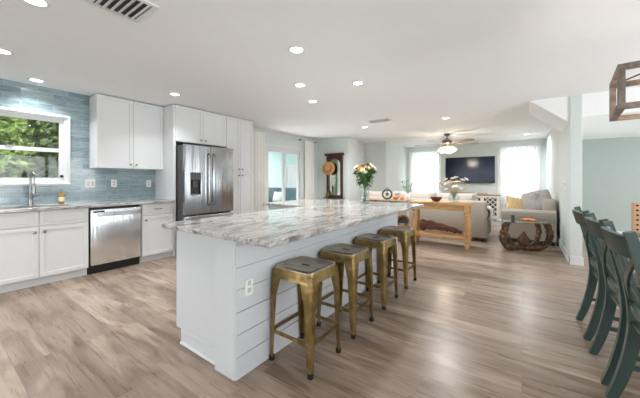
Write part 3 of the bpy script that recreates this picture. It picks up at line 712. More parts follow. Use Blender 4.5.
# ceiling fan
t = thing('ceiling_fan', 'bronze ceiling fan with a cluster of four glowing shades in the living room', 'fan', (-1.62, 8.12, H))
MB().lathe([(0, 0), (.075, 0), (.07, -.035), (.03, -.055), (0, -.055)], (0, 0, 0), 24).build('canopy', 'bronze', t)
MB().cyl((0, 0, -.05), (0, 0, -.14), .013, 12).build('downrod', 'bronze', t)
MB().lathe([(0, -.12), (.03, -.12), (.06, -.14), (.115, -.165), (.125, -.2), (.12, -.245), (.07, -.27), (.06, -.30), (.045, -.32), (0, -.32)], (0, 0, 0), 28).build('motor_housing', 'bronze', t)
for k in range(5):
    a = math.radians(35.3+1+72*k); m = Matrix.Rotation(a, 4, 'Z') @ Matrix.Translation((0, 0, -.258)) @ Matrix.Rotation(math.radians(-11), 4, 'X')
    out = [(.2, .055), (.3, .064), (.74, .072), (.82, .06), (.85, .03)]; out = out+[(x, -y) for x, y in out[::-1]]
    e = bmesh.new(); f = e.faces.new([e.verts.new((x, y, 0)) for x, y in out]); r = bmesh.ops.extrude_face_region(e, geom=[f]); bmesh.ops.translate(e, vec=(0, 0, .008), verts=[v for v in r['geom'] if isinstance(v, bmesh.types.BMVert)])
    bmesh.ops.recalc_face_normals(e, faces=e.faces); bl = MB().add(e, m).build('blade', 'blade', t, False)
    MB().box((.09, -.018, -.006), (.26, .018, 0), .002, mat=m).build('blade_iron', 'bronze', bl)
for k in range(4):
    a = math.radians(35.3+45+90*k); dv = Vector((math.cos(a)*.62, math.sin(a)*.62, -.8)).normalized(); p = Vector((math.cos(a)*.085, math.sin(a)*.085, -.33))
    MB().tube([p*.6+Vector((0, 0, -.12)), p, p+dv*.03], .010, 8).build('lamp_arm', 'bronze', t)
    MB().lathe([(.022, 0), (.04, .022), (.058, .06), (.068, .105), (.08, .145), (.074, .145), (.062, .105), (.052, .06), (.022, .012)], p+dv*.02, 20, dv).build('lamp_shade', 'fan_glow', t)
fl = bpy.data.lights.new('fan_lamp', 'POINT'); fl.energy = 34; fl.color = (1, .9, .78); fl.shadow_soft_size = .16
fo = bpy.data.objects.new('fan_lamp', fl); C.objects.link(fo); fo.parent = t; fo.location = (0, 0, -.52)

# ------------------------------------------------------------ sliding-door curtains, mirror, hat
def curtain(name, label, cat, p0, p1, z0, z1, folds, amp, mat, nrm, group=None, gather=.0):
    b = bmesh.new(); p0, p1, nrm = Vector(p0), Vector(p1), Vector(nrm); n = folds*8; R = []; m = 14
    for j in range(m+1):
        v = j/m; z = z1+(z0-z1)*v; row = []
        for i in range(n+1):
            u = i/n; k = amp*(.7+.5*v)*(1+.3*math.sin(u*7.3+1)); q = p0.lerp(p1, u)+nrm*(math.sin(u*folds*2*PI+.5*math.sin(v*2+u*5))*k)
            row.append(b.verts.new((q.x, q.y, z)))
        R.append(row)
    for A, B in zip(R, R[1:]):
        for i in range(n): b.faces.new((A[i], A[i+1], B[i+1], B[i]))
    return tag(MB().add(b).build(name, mat, None), label, cat, group)
t = thing('curtain_rod', 'thin curtain rod over the sliding glass door with dark brackets', 'curtain rod', (XL, 0, 2.36))
MB().cyl((.07, 4.35, 0), (.07, 6.98, 0), .010, 10).build('rod', 'trim', t)
for y in (4.42, 6.2, 6.92): MB().box((0, y-.012, -.03), (.085, y+.012, .015), .003).build('bracket', 'clock', t)
curtain('curtain', 'white linen curtain between the pantry and the sliding door', 'curtain', (XL+.09, 4.42, 0), (XL+.09, 4.84, 0), .03, 2.345, 5, .028, 'drape', (1, 0, 0))
curtain('curtain', 'white linen curtain between the sliding door and the mirror wall', 'curtain', (XL+.09, 6.36, 0), (XL+.09, 6.80, 0), .03, 2.345, 5, .028, 'drape', (1, 0, 0))
t = thing('hall_mirror', 'tall dark wood mirror with a cornice and a small shelf on the sage wall', 'mirror', (-4.45, 7.05, 0))
b = MB()
for x0, x1 in ((-.27, -.20), (.20, .27)): b.box((x0, -.05, .70), (x1, -.003, 1.92), .004)
e = bmesh.new(); ar = [(.205*math.cos(PI*i/16), 1.66+.17*math.sin(PI*i/16)) for i in range(17)]
A = [e.verts.new((x, -.048, z)) for x, z in ar]; B = [e.verts.new((x, -.048, 1.93)) for x, z in ar]
for i in range(16): e.faces.new((A[i], A[i+1], B[i+1], B[i]))
r = bmesh.ops.extrude_face_region(e, geom=list(e.faces)); bmesh.ops.translate(e, vec=(0, .045, 0), verts=[v for v in r['geom'] if isinstance(v, bmesh.types.BMVert)]); bmesh.ops.recalc_face_normals(e, faces=e.faces)
b.add(e); b.box((-.27, -.05, .70), (.27, -.003, .78), .004); b.build('frame', 'mahogany', t)
MB().box((-.315, -.10, 1.93), (.315, -.003, 2.0), .012, 2).build('cornice', 'mahogany', t)
MB().box((-.32, -.14, .68), (.32, -.003, .705), .006).build('shelf', 'mahogany', t)
out = [(-.215, .78), (.215, .78), (.215, 1.66)]+[(.215*math.cos(a), 1.66+.17*math.sin(a)) for a in [PI*i/12 for i in range(1, 12)]]+[(-.215, 1.66)]
e = bmesh.new(); e.faces.new([e.verts.new((x, -.012, z)) for x, z in out]); MB().add(e).build('mirror_glass', 'mirror', t, False)
o = MB()
o.lathe([(.0, .13), (.06, .125), (.09, .10), (.10, .02), (.185, 0), (.195, .006), (.188, .01), (.104, .03), (.095, .105), (.06, .135), (0, .14)], (0, 0, 0), 36)
hat = thing('straw_hat', 'wide straw hat hanging on the post of the dark wood mirror', 'hat', (-4.60, 6.93, 1.56)); hat.rotation_euler = (math.radians(84), 0, math.radians(12))
o.build('hat_body', 'straw', hat); MB().lathe([(.101, .03), (.105, .03), (.103, .06), (.099, .06), (.101, .03)], (0, 0, 0), 30).build('hat_band', 'bark', hat)
t = thing('brass_jar', 'small brass-coloured jar on the mirror shelf under the hat', 'jar', (-4.66, 6.97, .706)); MB().lathe([(0, 0), (.04, 0), (.06, .05), (.055, .1), (.03, .13), (.04, .15), (0, .15)], (0, 0, 0), 18).build('jar_body', 'brass', t)
MB().lathe([(0, .15), (.035, .15), (.02, .17), (.008, .19), (0, .2)], (0, 0, 0), 14).build('lid', 'brass', t)

# ------------------------------------------------------------ living room
for i, (x0, x1) in enumerate(((-3.40, -2.30), (-.62, .44))):
    near = ('by the corner away from the loveseat', 'behind the loveseat')[i]
    t = thing('curtain_rod', 'white curtain rod over the far window '+near, 'curtain rod', ((x0+x1)/2, YF, 2.24)); hw = (x1-x0)/2
    MB().cyl((-hw-.03, -.09, 0), (hw+.03, -.09, 0), .010, 10).build('rod', 'trim', t)
    for x in (-hw+.01, hw-.01): MB().box((x-.01, -.1, -.02), (x+.01, 0, .012), .003).build('bracket', 'trim', t)
    xm = (x0+x1)/2
    for j, (a_, c_) in enumerate(((x0, xm-.01), (xm+.01, x1))):
        side = (('in the far room corner away from the loveseat', 'on the corner window, half next to the television'), ('behind the loveseat, half next to the television', 'behind the loveseat, half next to the partition wall'))[i][j]
        curtain('sheer_curtain', 'sheer white curtain %s' % side, 'curtain', (a_, YF-.09, 0), (c_, YF-.09, 0), .02, 2.23, 6, .026, 'sheer', (0, 1, 0), 'sheer curtains at the far windows')
    # lace valance edge
    xs = [x0+.1+(x1-x0-.2)*k/60 for k in range(61)]; e = bmesh.new(); A = [e.verts.new((x, YF-.145+.008*math.sin(x*60), 2.08)) for x in xs]; B = [e.verts.new((x, YF-.145+.008*math.sin(x*60), 1.66+.05*math.sin((x-x0)/(x1-x0)*3*2*PI))) for x in xs]
    for k in range(60): e.faces.new((A[k], A[k+1], B[k+1], B[k]))
    tag(MB().add(e).build('lace_valance', 'sheer'), 'scalloped sheer valance over the far window '+near, 'valance', 'valances at the far windows')
t = thing('television', 'large black flat television mounted on the far wall between the windows', 'television', (-1.42, YF, 1.55))
MB().box((-.73, -.09, -.43), (.73, -.05, .43), .006).build('bezel', 'dark', t); MB().box((-.715, -.092, -.415), (.715, -.089, .415), 0).build('screen', 'screen', t); MB().box((-.2, -.05, -.2), (.2, 0, .2), .004).build('wall_mount', 'dark', t)
t = thing('media_cabinet', 'white lattice-door media cabinet under the television', 'cabinet', (-1.42, 10.22, 0))
MB().box((-.86, -.2, .06), (.86, .2, .74), .004).build('cabinet_body', 'lattice', t); MB().box((-.9, -.22, .74), (.9, .21, .77), .006).build('top', 'rustic', t)
for x in (-.82, .82):
    for y in (-.16, .16): MB().cyl((x, y, 0), (x, y, .07), .025, 10).build('foot', 'lattice', t)
for k in range(4):
    x0 = -.85+.426*k; dd = MB().cells([x0, x0+.045, x0+.377, x0+.422], [.09, .135, .685, .73], {(1, 1)}, lambda x, z: (x, -.222, z), (0, .02, 0)).build('door', 'lattice', t, False)
    MB().box((x0+.04, -.206, .13), (x0+.38, -.2, .69), 0).build('door_backing', 'fridge_side', dd)
    g = MB(); cx, cz = x0+.211, .41
    for s_ in (-1, 1):
        for q in (-.28, -.14, 0, .14, .28):
            pts = []
            for u in (-1, 1): pts.append(None)
            # clip the diagonal to the panel
            lo_, hi_ = -1, 1; T = [u/200 for u in range(-110, 111)]
            ins = [(cx+tt*.6, cz+q+s_*tt*.6) for tt in T if abs(tt*.6) < .17 and abs(q+s_*tt*.6) < .28]
            if len(ins) > 4: g.bar((ins[0][0], -.212, ins[0][1]), (ins[-1][0], -.212, ins[-1][1]), .008, .022, (0, 1, 0))
    g.build('lattice_screen', 'lattice', dd, False)
tag(MB().box((-1.75, 10.12, .771), (-.85, 10.22, .84), .02, 3).build('soundbar', 'pillow_grey'), 'long grey soundbar on the media cabinet below the television', 'speaker')

# sectional sofa
t = thing('sectional_sofa', 'long beige sofa seen from behind the wooden console', 'sofa', (0, 6.4, 0))
MB().box((-3.3, .02, .07), (-.55, .95, .42), .03, 2).build('base', 'fabric', t)
MB().box((-3.3, 0, .07), (-.56, .22, .80), .04, 3).build('backrest', 'fabric', t)
MB().sweep([(-.66, .95, 0), (-.66, .02, 0)], [(-.09, .08), (.09, .08), (.09, .46), (.12, .52), (.12, .58), (.07, .64), (-.03, .64), (-.08, .60), (-.09, .52)], (1, 0, 0)).build('armrest', 'fabric', t)
MB().box((-3.48, .02, .08), (-3.3, .95, .62), .05, 3).build('armrest', 'fabric', t)
for k in range(3):
    x = -3.28+k*.84; MB().box((x, .22, .42), (x+.82, .93, .56), .05, 3).build('seat_cushion', 'fabric_cush', t)
    MB().pillow(.86, .50, .26, Matrix.Translation((x+.41, .33, .70)) @ Matrix.Rotation(math.radians(82), 4, 'X')).build('back_cushion', 'fabric_cush', t)
for x in (-3.4, -2.0, -.65):
    for y in (.08, .88): MB().box((x-.03, y-.03, 0), (x+.03, y+.03, .08), .004).build('foot', 'dark', t)
b = bmesh.new(); R = []
path = [(-.70, .60), (-.66, .655), (-.58, .665), (-.515, .63), (-.50, .56), (-.505, .44), (-.50, .36)]
for x, z in path:
    R.append([b.verts.new((x+.008*math.sin(k*1.7+z*9), 6.52+.06*k+.01*math.sin(k*2+x*20), z+.006*math.sin(k*2.3))) for k in range(9)])
for A, B in zip(R, R[1:]):
    for k in range(8): b.faces.new((A[k], A[k+1], B[k+1], B[k]))
o = MB().add(b).build('throw_blanket', 'throw'); o.modifiers.new('s', 'SOLIDIFY').thickness = .02; o.modifiers.new('ss', 'SUBSURF').levels = 1
tag(o, 'fluffy white throw over the arm of the long sofa', 'blanket')
# loveseat
t = thing('loveseat', 'beige loveseat by the far window with its arm toward the glass table', 'sofa', (.1, 6.75, 0))
MB().box((-.42, .02, .07), (.40, 1.55, .40), .03, 2).build('base', 'fabric', t)
for y in (0, 1.37): MB().sweep([(-.43, y+.09, 0), (.42, y+.09, 0)], [(-.09, .08), (.09, .08), (.09, .48), (.12, .54), (.11, .61), (.05, .65), (-.05, .65), (-.11, .61), (-.12, .54), (-.09, .48)], (0, 1, 0)).build('armrest', 'fabric', t)
MB().box((.22, .1, .2), (.43, 1.5, .86), .06, 3).build('backrest', 'fabric', t)
for y in (.2, .79): MB().box((-.42, y, .40), (.24, y+.57, .53), .05, 3).build('seat_cushion', 'fabric_cush', t)
for y in (.48, 1.08): MB().pillow(.56, .5, .26, Matrix.Translation((.16, y, .74)) @ Matrix.Rotation(math.radians(-12), 4, 'Y') @ Matrix.Rotation(PI/2, 4, 'Z') @ Matrix.Rotation(math.radians(85), 4, 'X')).build('back_cushion', 'fabric_cush', t)
for x in (-.36, .36):
    for y in (.06, 1.5): MB().box((x-.03, y-.03, 0), (x+.03, y+.03, .08), .004).build('foot', 'dark', t)
t = thing('throw_pillow', 'large rounded grey pillow standing on the loveseat arm end', 'pillow', (.24, 7.07, .80)); t.rotation_euler = (math.radians(68), math.radians(-14), math.radians(-8))
MB().pillow(.44, .40, .2, Matrix.Identity(4), pinch=-.5).build('pillow_cover', 'pillow_grey', t)
MB().lathe([(0, 0), (.015, 0), (.01, .008), (0, .01)], (0, 0, .098), 10).build('tuft_button', 'fridge_side', t)
t = thing('throw_pillow', 'small tan pillow with pointed corners on the loveseat', 'pillow', (-.10, 7.12, .71)); t.rotation_euler = (math.radians(66), math.radians(10), math.radians(12))
MB().pillow(.40, .36, .15, Matrix.Identity(4), pinch=.9).build('pillow_cover', 'pillow_tan', t)

# console table with turned legs
def turned(b, x, y, z1):
    b.box((x-.042, y-.042, z1-.13), (x+.042, y+.042, z1), .004); b.box((x-.042, y-.042, .15), (x+.042, y+.042, .25), .004)
    b.lathe([(.034, .25), (.042, .265), (.028, .29), (.042, .34), (.040, .45), (.028, .56), (.044, .59), (.030, .62), (.044, .66), (.040, z1-.13)], (x, y, 0), 16)
    b.lathe([(0, 0), (.022, 0), (.032, .03), (.044, .07), (.026, .11), (.044, .13), (.042, .15)], (x, y, 0), 16)
    return b
t = thing('console_table', 'honey pine console table with turned legs and a low shelf behind the sofa', 'table', (-1.25, 5.72, 0), math.radians(2))
MB().box((-.53, -.2, .765), (.53, .2, .81), .008, 2).build('tabletop', 'pine', t)
b = MB(); b.box((-.45, -.165, .67), (.45, -.145, .775), .003); b.box((-.45, .145, .67), (.45, .165, .775), .003); b.box((-.475, -.16, .67), (-.455, .16, .775), .003); b.box((.455, -.16, .67), (.475, .16, .775), .003); b.build('apron', 'pine', t)
for x in (-.455, .455):
    for y in (-.15, .15): turned(MB(), x, y, .775).build('leg', 'pine_v', t)
MB().box((-.43, -.17, .165), (.43, .17, .225), .006).build('shelf', 'pine', t)
# driftwood on the shelf
b = MB(); b.tube(smooth_path([(-1.60, 5.72, .345), (-1.45, 5.70, .355), (-1.25, 5.70, .335), (-1.05, 5.71, .305), (-.88, 5.72, .265)], 5), .105, 9, scales=[(.92+.13*math.sin(i*1.3))*(1-i/24)+.10 for i in range(21)])
for k in range(3): b.tube(smooth_path([(-1.5+.18*k, 5.69, .31-.02*k), (-1.44+.18*k, 5.66, .345-.02*k), (-1.38+.2*k, 5.64, .32-.03*k)], 4), .022, 7)
tag(b.build('driftwood_log', 'drift'), 'long tapering piece of brown driftwood on the console shelf', 'driftwood')
t = thing('wooden_bowl', 'dark red-brown wooden bowl on the pine console', 'bowl', (-1.33, 5.7, .811)); MB().lathe([(0, 0), (.04, 0), (.07, .02), (.10, .06), (.108, .085), (.10, .085), (.09, .06), (.06, .028), (0, .02)], (0, 0, 0), 24).build('bowl_body', 'bowl', t)
t = thing('flower_vase', 'round glass vase of dry white blossoms on the pine console', 'vase', (-1.02, 5.72, .811))
MB().lathe([(0, 0), (.06, 0), (.09, .04), (.10, .09), (.085, .14), (.06, .17), (.066, .19), (.06, .19), (.054, .17), (.08, .13), (.094, .09), (.085, .045), (.055, .01), (0, .01)], (0, 0, 0), 26).build('glass_vase', 'vase_glass', t)
b = MB(); hd = []
for i in range(34):
    a = i*2.4; r = .06+.22*random.random(); z = .22+.20*random.random()-r*.2; p = (r*math.cos(a), r*.6*math.sin(a), z+.06); hd.append(p)
    b.tube(smooth_path([(0, 0, .02), (p[0]*.25, p[1]*.25, .18), p], 4), .003, 5)
b.build('stems', 'twig', t)
for i, p in enumerate(hd): flower(t, p, Vector((p[0], p[1], .25)).normalized(), random.uniform(.034, .05), 'f_white' if i % 5 else 'twig')
# rustic bench table further along with ornaments
t = thing('rustic_side_table', 'rustic wooden table past the island end holding the wheel ornament', 'table', (-2.38, 5.85, 0))
MB().box((-.42, -.2, .765), (.42, .2, .80), .008).build('tabletop', 'rustic', t)
for x in (-.32, .16):
    for y in (-.14, .14): MB().box((x-.03, y-.03, 0), (x+.03, y+.03, .765), .004).build('leg', 'rustic', t)
t = thing('wheel_ornament', 'grey iron wheel ornament with a top loop on the rustic table', 'ornament', (-2.36, 5.83, .801), math.radians(24))
MB().tube([Vector((.097*math.cos(a), 0, .115+.097*math.sin(a))) for a in [2*PI*i/32 for i in range(32)]], .019, 8, closed=True).build('rim', 'clock', t)
MB().lathe([(0, -.01), (.032, -.012), (.032, .012), (0, .01)], (0, 0, .115), 16, (0, 1, 0)).build('hub', 'clock', t)
for k in range(6): a = k*PI/3+.3; MB().cyl((.02*math.cos(a), 0, .115+.02*math.sin(a)), (.1*math.cos(a), 0, .115+.1*math.sin(a)), .006, 6).build('spoke', 'socket', t)
MB().tube([Vector((.022*math.cos(a), 0, .245+.022*math.sin(a))) for a in [2*PI*i/16 for i in range(16)]], .005, 6, closed=True).build('loop', 'clock', t)
for k, (x, y, r, lb) in enumerate(((-2.16, 5.80, .062, 'larger orange pumpkin ornament on the rustic table near the sofa cushions'), (-2.04, 5.86, .045, 'smaller orange pumpkin ornament at the end of the rustic table'))):
    t = thing('pumpkin', lb, 'ornament', (x, y, .801)); e = bmesh.new(); R = []
    for i in range(9):
        ph = PI*i/8; R.append([e.verts.new((r*(.96+.08*abs(math.cos(4*th)))*math.sin(ph)*math.cos(th)+1e-4*math.cos(th), r*(.96+.08*abs(math.cos(4*th)))*math.sin(ph)*math.sin(th)+1e-4*math.sin(th), r*.8*(1-math.cos(ph)*(1-.2*math.exp(-6*ph*ph)))) ) for th in [2*PI*j/32 for j in range(32)]])
    for A, B in zip(R, R[1:]):
        for j in range(32): e.faces.new((A[j], A[(j+1) % 32], B[(j+1) % 32], B[j]))
    bmesh.ops.recalc_face_normals(e, faces=e.faces); MB().add(e).build('pumpkin_body', 'terra', t); MB().tube([(0, 0, r*1.5), (.005, 0, r*1.75), (.015, 0, r*1.95)], .007, 6).build('stalk', 'bark', t)
t = thing('pottery_jug', 'tan pottery jug with a dark mouth on the floor beyond the island end', 'jug', (-1.96, 5.62, 0)); 
MB().lathe([(0, .0), (.10, 0), (.15, .08), (.17, .18), (.15, .28), (.11, .35), (.10, .37)], (0, 0, 0), 28).build('jug_body', 'pot', t)
nv = Vector((.25, -.85, .45)).normalized(); MB().lathe([(.115, -.06), (.125, .05), (.14, .09), (.12, .09), (.105, .04), (.10, -.04)], (.03, -.06, .38), 24, nv).build('mouth_rim', 'pot', t); MB().lathe([(0, .0), (.108, .0), (.108, .01), (0, .01)], (.03, -.06, .38), 24, nv).build('dark_mouth', 'dark', t)
t = thing('potted_twig', 'small white vase of thin green twigs by the far window behind the sofa', 'plant', (-2.0, 6.1, .0))
MB().cyl((0, 0, 0), (0, 0, .80), .02, 10).build('stand_pole', 'trim', t); MB().lathe([(0, 0), (.12, 0), (.12, .015), (0, .02)], (0, 0, 0), 20).build('stand_base', 'trim', t)
MB().lathe([(0, .8), (.04, .8), (.05, .84), (.045, .9), (.03, .93), (0, .93)], (0, 0, 0), 18).build('vase', 'plastic', t)
b = MB(); lf = MB()
for i in range(9):
    a = i*2.4; p = (.13*math.cos(a)*random.uniform(.5, 1.2), .13*math.sin(a)*random.uniform(.5, 1.2), random.uniform(1.03, 1.2)); b.tube(smooth_path([(0, 0, .9), (p[0]*.4, p[1]*.4, 1.0), p], 4), .003, 5); leaf_mesh(lf, 7, p, (.04, .04, .06), .018)
b.build('stems', 'stem', t); lf.build('leaves', 'leaf', t, False)

# glass table on driftwood
t = thing('glass_side_table', 'oval glass table on a gnarled driftwood base near the loveseat', 'table', (.04, 6.1, 0), math.radians(28))
MB().add(MB().lathe([(0, .505), (.53, .505), (.535, .51), (.53, .519), (0, .52)], (0, 0, 0), 48).bm, Matrix.Diagonal((1, .62, 1, 1))).build('glass_top', 'table_glass', t)
def gnarl(pts, r, n, seed):
    random.seed(seed); P = smooth_path(pts, 5); return MB().tube(P, r, 10, scales=[(.75+.5*random.random()) for _ in P])
b = gnarl([(-.30, -.05, .5), (-.36, -.06, .38), (-.38, -.05, .24), (-.33, -.03, .10), (-.22, 0, .045), (-.10, .02, .045)], .052, 10, 3)
b2 = gnarl([(-.24, .10, .5), (-.27, .08, .33), (-.24, .06, .18), (-.16, .03, .07)], .042, 10, 5)
random.seed(11)
b.build('driftwood_leg', 'drift_d', t); b2.build('driftwood_leg', 'drift_d', t)
gnarl([(.31, -.05, .5), (.36, -.05, .36), (.37, -.04, .22), (.31, -.02, .09), (.20, 0, .045), (.08, .02, .045)], .052, 10, 8).build('driftwood_leg', 'drift_d', t)
gnarl([(.24, .10, .5), (.28, .09, .34), (.23, .06, .17), (.14, .03, .07)], .04, 10, 9).build('driftwood_leg', 'drift_d', t)
gnarl([(-.16, .0, .05), (-.05, -.03, .06), (.06, -.02, .05), (.17, .0, .05)], .05, 10, 12).build('driftwood_foot', 'drift_d', t)
MB().lathe([(0, 0), (.06, .01), (.095, .07), (.085, .13), (.045, .19), (.015, .24), (0, .25)], (-.02, -.01, .08), 18).build('driftwood_knot', 'drift', t)
random.seed(21)
t = thing('starfish', 'orange-brown starfish ornament lying on the glass table', 'ornament', (.10, 6.14, .531), .4)
b = bmesh.new(); top = b.verts.new((0, 0, .035)); bot = b.verts.new((0, 0, -.008)); rim = []
for i in range(20):
    a = 2*PI*i/20; r = (.13, .09, .045, .09)[i % 4]; rim.append(b.verts.new((r*math.cos(a), r*math.sin(a), 0)))
for i in range(20): b.faces.new((rim[i], rim[(i+1) % 20], top)); b.faces.new((rim[(i+1) % 20], rim[i], bot))
MB().add(b).build('starfish_body', 'terra', t)
t = thing('candle_jar', 'small dark blue jar on the glass table beside the starfish', 'jar', (-.13, 6.12, .521)); MB().lathe([(0, 0), (.03, 0), (.032, .05), (.026, .06), (0, .06)], (0, 0, 0), 16).build('jar_body', 'fridge_side', t); MB().lathe([(0, .06), (.028, .06), (.028, .075), (0, .078)], (0, 0, 0), 16).build('lid', 'dark', t)
# switch on partition
t = thing('light_switch', 'white light switch on the partition wall near its corner', 'switch', (.57, 6.0, 1.15)); MB().box((-.007, -.06, -.058), (0, .06, .058), .003).build('cover_plate', 'plastic', t)
for y in (-.023, .023): MB().box((-.011, y-.016, -.034), (-.006, y+.016, .034), .002).build('rocker', 'socket', t)

# ------------------------------------------------------------ dining corner
t = thing('dining_chair', 'dark teal cross-back dining chair at the far place along the table', 'chair', (.68, 3.15, 0), 0, 'dark teal cross-back chairs')
def post_x(z):
    K = [(0, -.275), (.12, -.235), (.3, -.195), (.46, -.18), (.62, -.195), (.8, -.235), (.98, -.285)]
    for (z0, x0), (z1, x1) in zip(K, K[1:]):
        if z <= z1: return x0+(x1-x0)*(z-z0)/(z1-z0)
    return K[-1][1]
rect = lambda w_, h_: [(-w_/2, -h_/2), (w_/2, -h_/2), (w_/2, h_/2), (-w_/2, h_/2)]
def py(z): return .185+.03*(z-.45 if z > .45 else 0)
for s_ in (-1, 1):
    P = smooth_path([(post_x(z), s_*py(z), z) for z in (0, .12, .3, .46, .62, .8, .985)], 5)
    MB().sweep(P, rect(.034, .046), (0, 1, 0), scales=[(1, .85+.35*math.sin(PI*min(1, i/len(P)*1.1))) for i in range(len(P))]).build('rear_leg', 'green', t)
    MB().sweep([(.20, s_*.19, 0), (.195, s_*.19, .44)], rect(.04, .04), (0, 1, 0), scales=[.72, 1]).build('front_leg', 'green', t)
    MB().bar((-.19, s_*.185, .405), (.19, s_*.19, .405), .022, .055, (0, 1, 0)).build('side_apron', 'green', t)
    MB().bar((-.205, s_*.185, .20), (.19, s_*.19, .20), .018, .024, (0, 1, 0)).build('side_stretcher', 'green', t)
# saddle seat
e = bmesh.new(); out = [(-.195, .19), (-.05, .22), (.15, .235), (.225, .225), (.24, .19)]; out += [(x, -y) for x, y in out[::-1]]
f = e.faces.new([e.verts.new((x, y, .432)) for x, y in out]); r = bmesh.ops.extrude_face_region(e, geom=[f]); bmesh.ops.translate(e, vec=(0, 0, .032), verts=[v for v in r['geom'] if isinstance(v, bmesh.types.BMVert)]); bmesh.ops.recalc_face_normals(e, faces=e.faces)
bmesh.ops.bevel(e, geom=[q for q in e.edges if q.calc_length() > .05], offset=.008, segments=2, affect='EDGES'); MB().add(e).build('seat', 'green', t)
def rail(z0, z1, th, bow, wide=.0):
    b = bmesh.new(); R = []
    for i in range(13):
        u = 2*i/12-1; zt = z1+.012*(1-u*u) if z1 > .9 else z1; zb = z0+.01*(1-u*u) if z1 > .9 else z0
        row = []
        for z, dx in ((zb, -th/2), (zb, th/2), (zt, th/2), (zt, -th/2)):
            y = u*(py(z)+wide); row.append(b.verts.new((post_x(z)-bow*(1-u*u)+dx, y, z)))
        R.append(row)
    for A, B in zip(R, R[1:]):
        for j in range(4): b.faces.new((A[j], A[(j+1) % 4], B[(j+1) % 4], B[j]))
    b.faces.new(R[0][::-1]); b.faces.new(R[-1]); bmesh.ops.recalc_face_normals(b, faces=b.faces)
    return MB().add(b)
rail(.855, .958, .026, .045, -.004).build('top_rail', 'green', t); rail(.53, .57, .022, .02).build('lower_rail', 'green', t)
for s_ in (-1, 1):
    P = []
    for i in range(11):
        u = i/10; z = .56+.31*u; y = s_*(-1+2*u)*(py(z)-.01); P.append((post_x(z)-.028*(1-(2*u-1)**2)+s_*.005, y, z))
    MB().sweep(P, rect(.012, .034), (1, 0, .15)).build('cross_slat', 'green', t)
MB().bar((.195, -.19, .405), (.195, .19, .405), .022, .055, (1, 0, 0)).build('front_apron', 'green', t); MB().bar((0, -.185, .20), (0, .185, .20), .018, .022, (1, 0, 0)).build('cross_stretcher', 'green', t)
dup(t, 'dark teal cross-back dining chair in the middle of the row', (.68, 2.56, 0)); dup(t, 'dark teal cross-back dining chair closest to the viewer, cut by the picture edge', (.68, 2.06, 0))
t = thing('dining_table', 'dark wooden dining table beside the row of teal chairs', 'table', (1.27, 2.55, 0))
MB().box((-.45, -1.1, .725), (.45, 1.1, .76), .008, 2).build('tabletop', 'table_top', t); MB().cells([-.36, -.33, .33, .36], [-1.0, -.97, .97, 1.0], {(1, 1)}, lambda x, y: (x, y, .63), (0, 0, .095)).build('apron', 'green', t, False)
for x in (-.35, .35):
    for y in (-.99, .99): MB().lathe([(0, 0), (.025, 0), (.03, .1), (.045, .4), (.035, .5), (.05, .56), (.05, .725), (0, .725)], (x, y, 0), 16).build('leg', 'green', t)
t = thing('upholstered_chair', 'tan upholstered chair with dark nailhead trim at the head of the table', 'chair', (1.225, 4.05, 0))
for x in (-.24, .24):
    for y in (-.22, .22): MB().sweep([(x, y, 0), (x*.97, y*.97, .36)], rect(.045, .045), (1, 0, 0), scales=[.7, 1]).build('leg', 'rustic', t)
MB().box((-.285, -.27, .34), (.285, .27, .42), .015, 2).build('seat_frame', 'tan_leather', t); MB().box((-.285, -.275, .42), (.285, .20, .50), .035, 3).build('seat_cushion', 'seat_white', t)
bk = MB().box((-.295, .18, .42), (.295, .27, .985), .012, 2).build('backrest', 'tan_leather', t); b = MB()
for k in range(11): 
    for x in (-.265, .265): b.lathe([(0, 0), (.011, 0), (.007, .006), (0, .008)], (x, .181, .47+.049*k), 8, (0, -1, 0))
for k in range(1, 10): b.lathe([(0, 0), (.011, 0), (.007, .006), (0, .008)], (-.265+.053*k, .181, .96), 8, (0, -1, 0))
b.build('nailhead_trim', 'nail', bk)
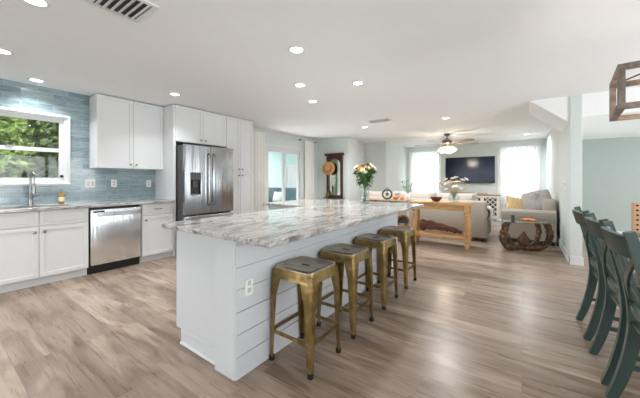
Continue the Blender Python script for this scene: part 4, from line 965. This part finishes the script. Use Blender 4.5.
# lantern pendant
t = thing('pendant_lantern', 'open box-frame wooden pendant lantern hanging over the dining table', 'lantern', (.835, 2.70, 0), math.radians(-6))
hx, hy, z0, z1, w_ = .33, .25, 1.655, 1.93, .034
def frm(zc): return MB().cells([-hx, -hx+w_, hx-w_, hx], [-hy, -hy+w_, hy-w_, hy], {(1, 1)}, lambda x, y: (x, y, zc-w_/2), (0, 0, w_))
frm(z1-w_/2).build('top_frame', 'lantern', t, False); frm(z0+w_/2).build('bottom_frame', 'lantern', t, False)
for x in (-hx+w_/2, hx-w_/2):
    for y in (-hy+w_/2, hy-w_/2): MB().box((x-w_/2, y-w_/2, z0+w_), (x+w_/2, y+w_/2, z1-w_), .001).build('post', 'lantern', t)
for s_ in (-1, 1): MB().tube([(-hx+w_, s_*(hy-w_), z1-.01), (0, 0, z1+.06), (hx-w_, -s_*(hy-w_), z1-.01)], .006, 8).build('cross_rod', 'bronze', t)
MB().cyl((0, 0, z1-.02), (0, 0, H-.02), .010, 10).build('hanging_rod', 'bronze', t); MB().lathe([(0, H), (.065, H), (.06, H-.025), (0, H-.03)], (0, 0, 0), 24).build('canopy', 'bronze', t)
MB().lathe([(0, 0), (.03, 0), (.03, .05), (0, .06)], (0, 0, z1-.08), 16).build('lamp_cluster', 'bronze', t)
for k in range(4):
    a = PI/4+k*PI/2; p = Vector((.13*math.cos(a), .11*math.sin(a), z1-.09)); MB().tube([(0, 0, z1-.05), p+Vector((0, 0, .03)), p], .006, 8).build('lamp_arm', 'bronze', t)
    MB().lathe([(0, 0), (.013, 0), (.014, .03), (0, .03)], p+Vector((0, 0, -.03)), 12).build('lamp_socket', 'bronze', t)
    MB().lathe([(0, 0), (.02, .01), (.032, .04), (.025, .07), (.012, .09), (0, .09)], p+Vector((0, 0, -.12)), 16).build('bulb', 'bulb', t)
pl = bpy.data.lights.new('lantern_lamp', 'POINT'); pl.energy = 4; pl.color = (1, .8, .58); pl.shadow_soft_size = .05
po = bpy.data.objects.new('lantern_lamp', pl); C.objects.link(po); po.parent = t; po.location = (0, 0, z0+.07)
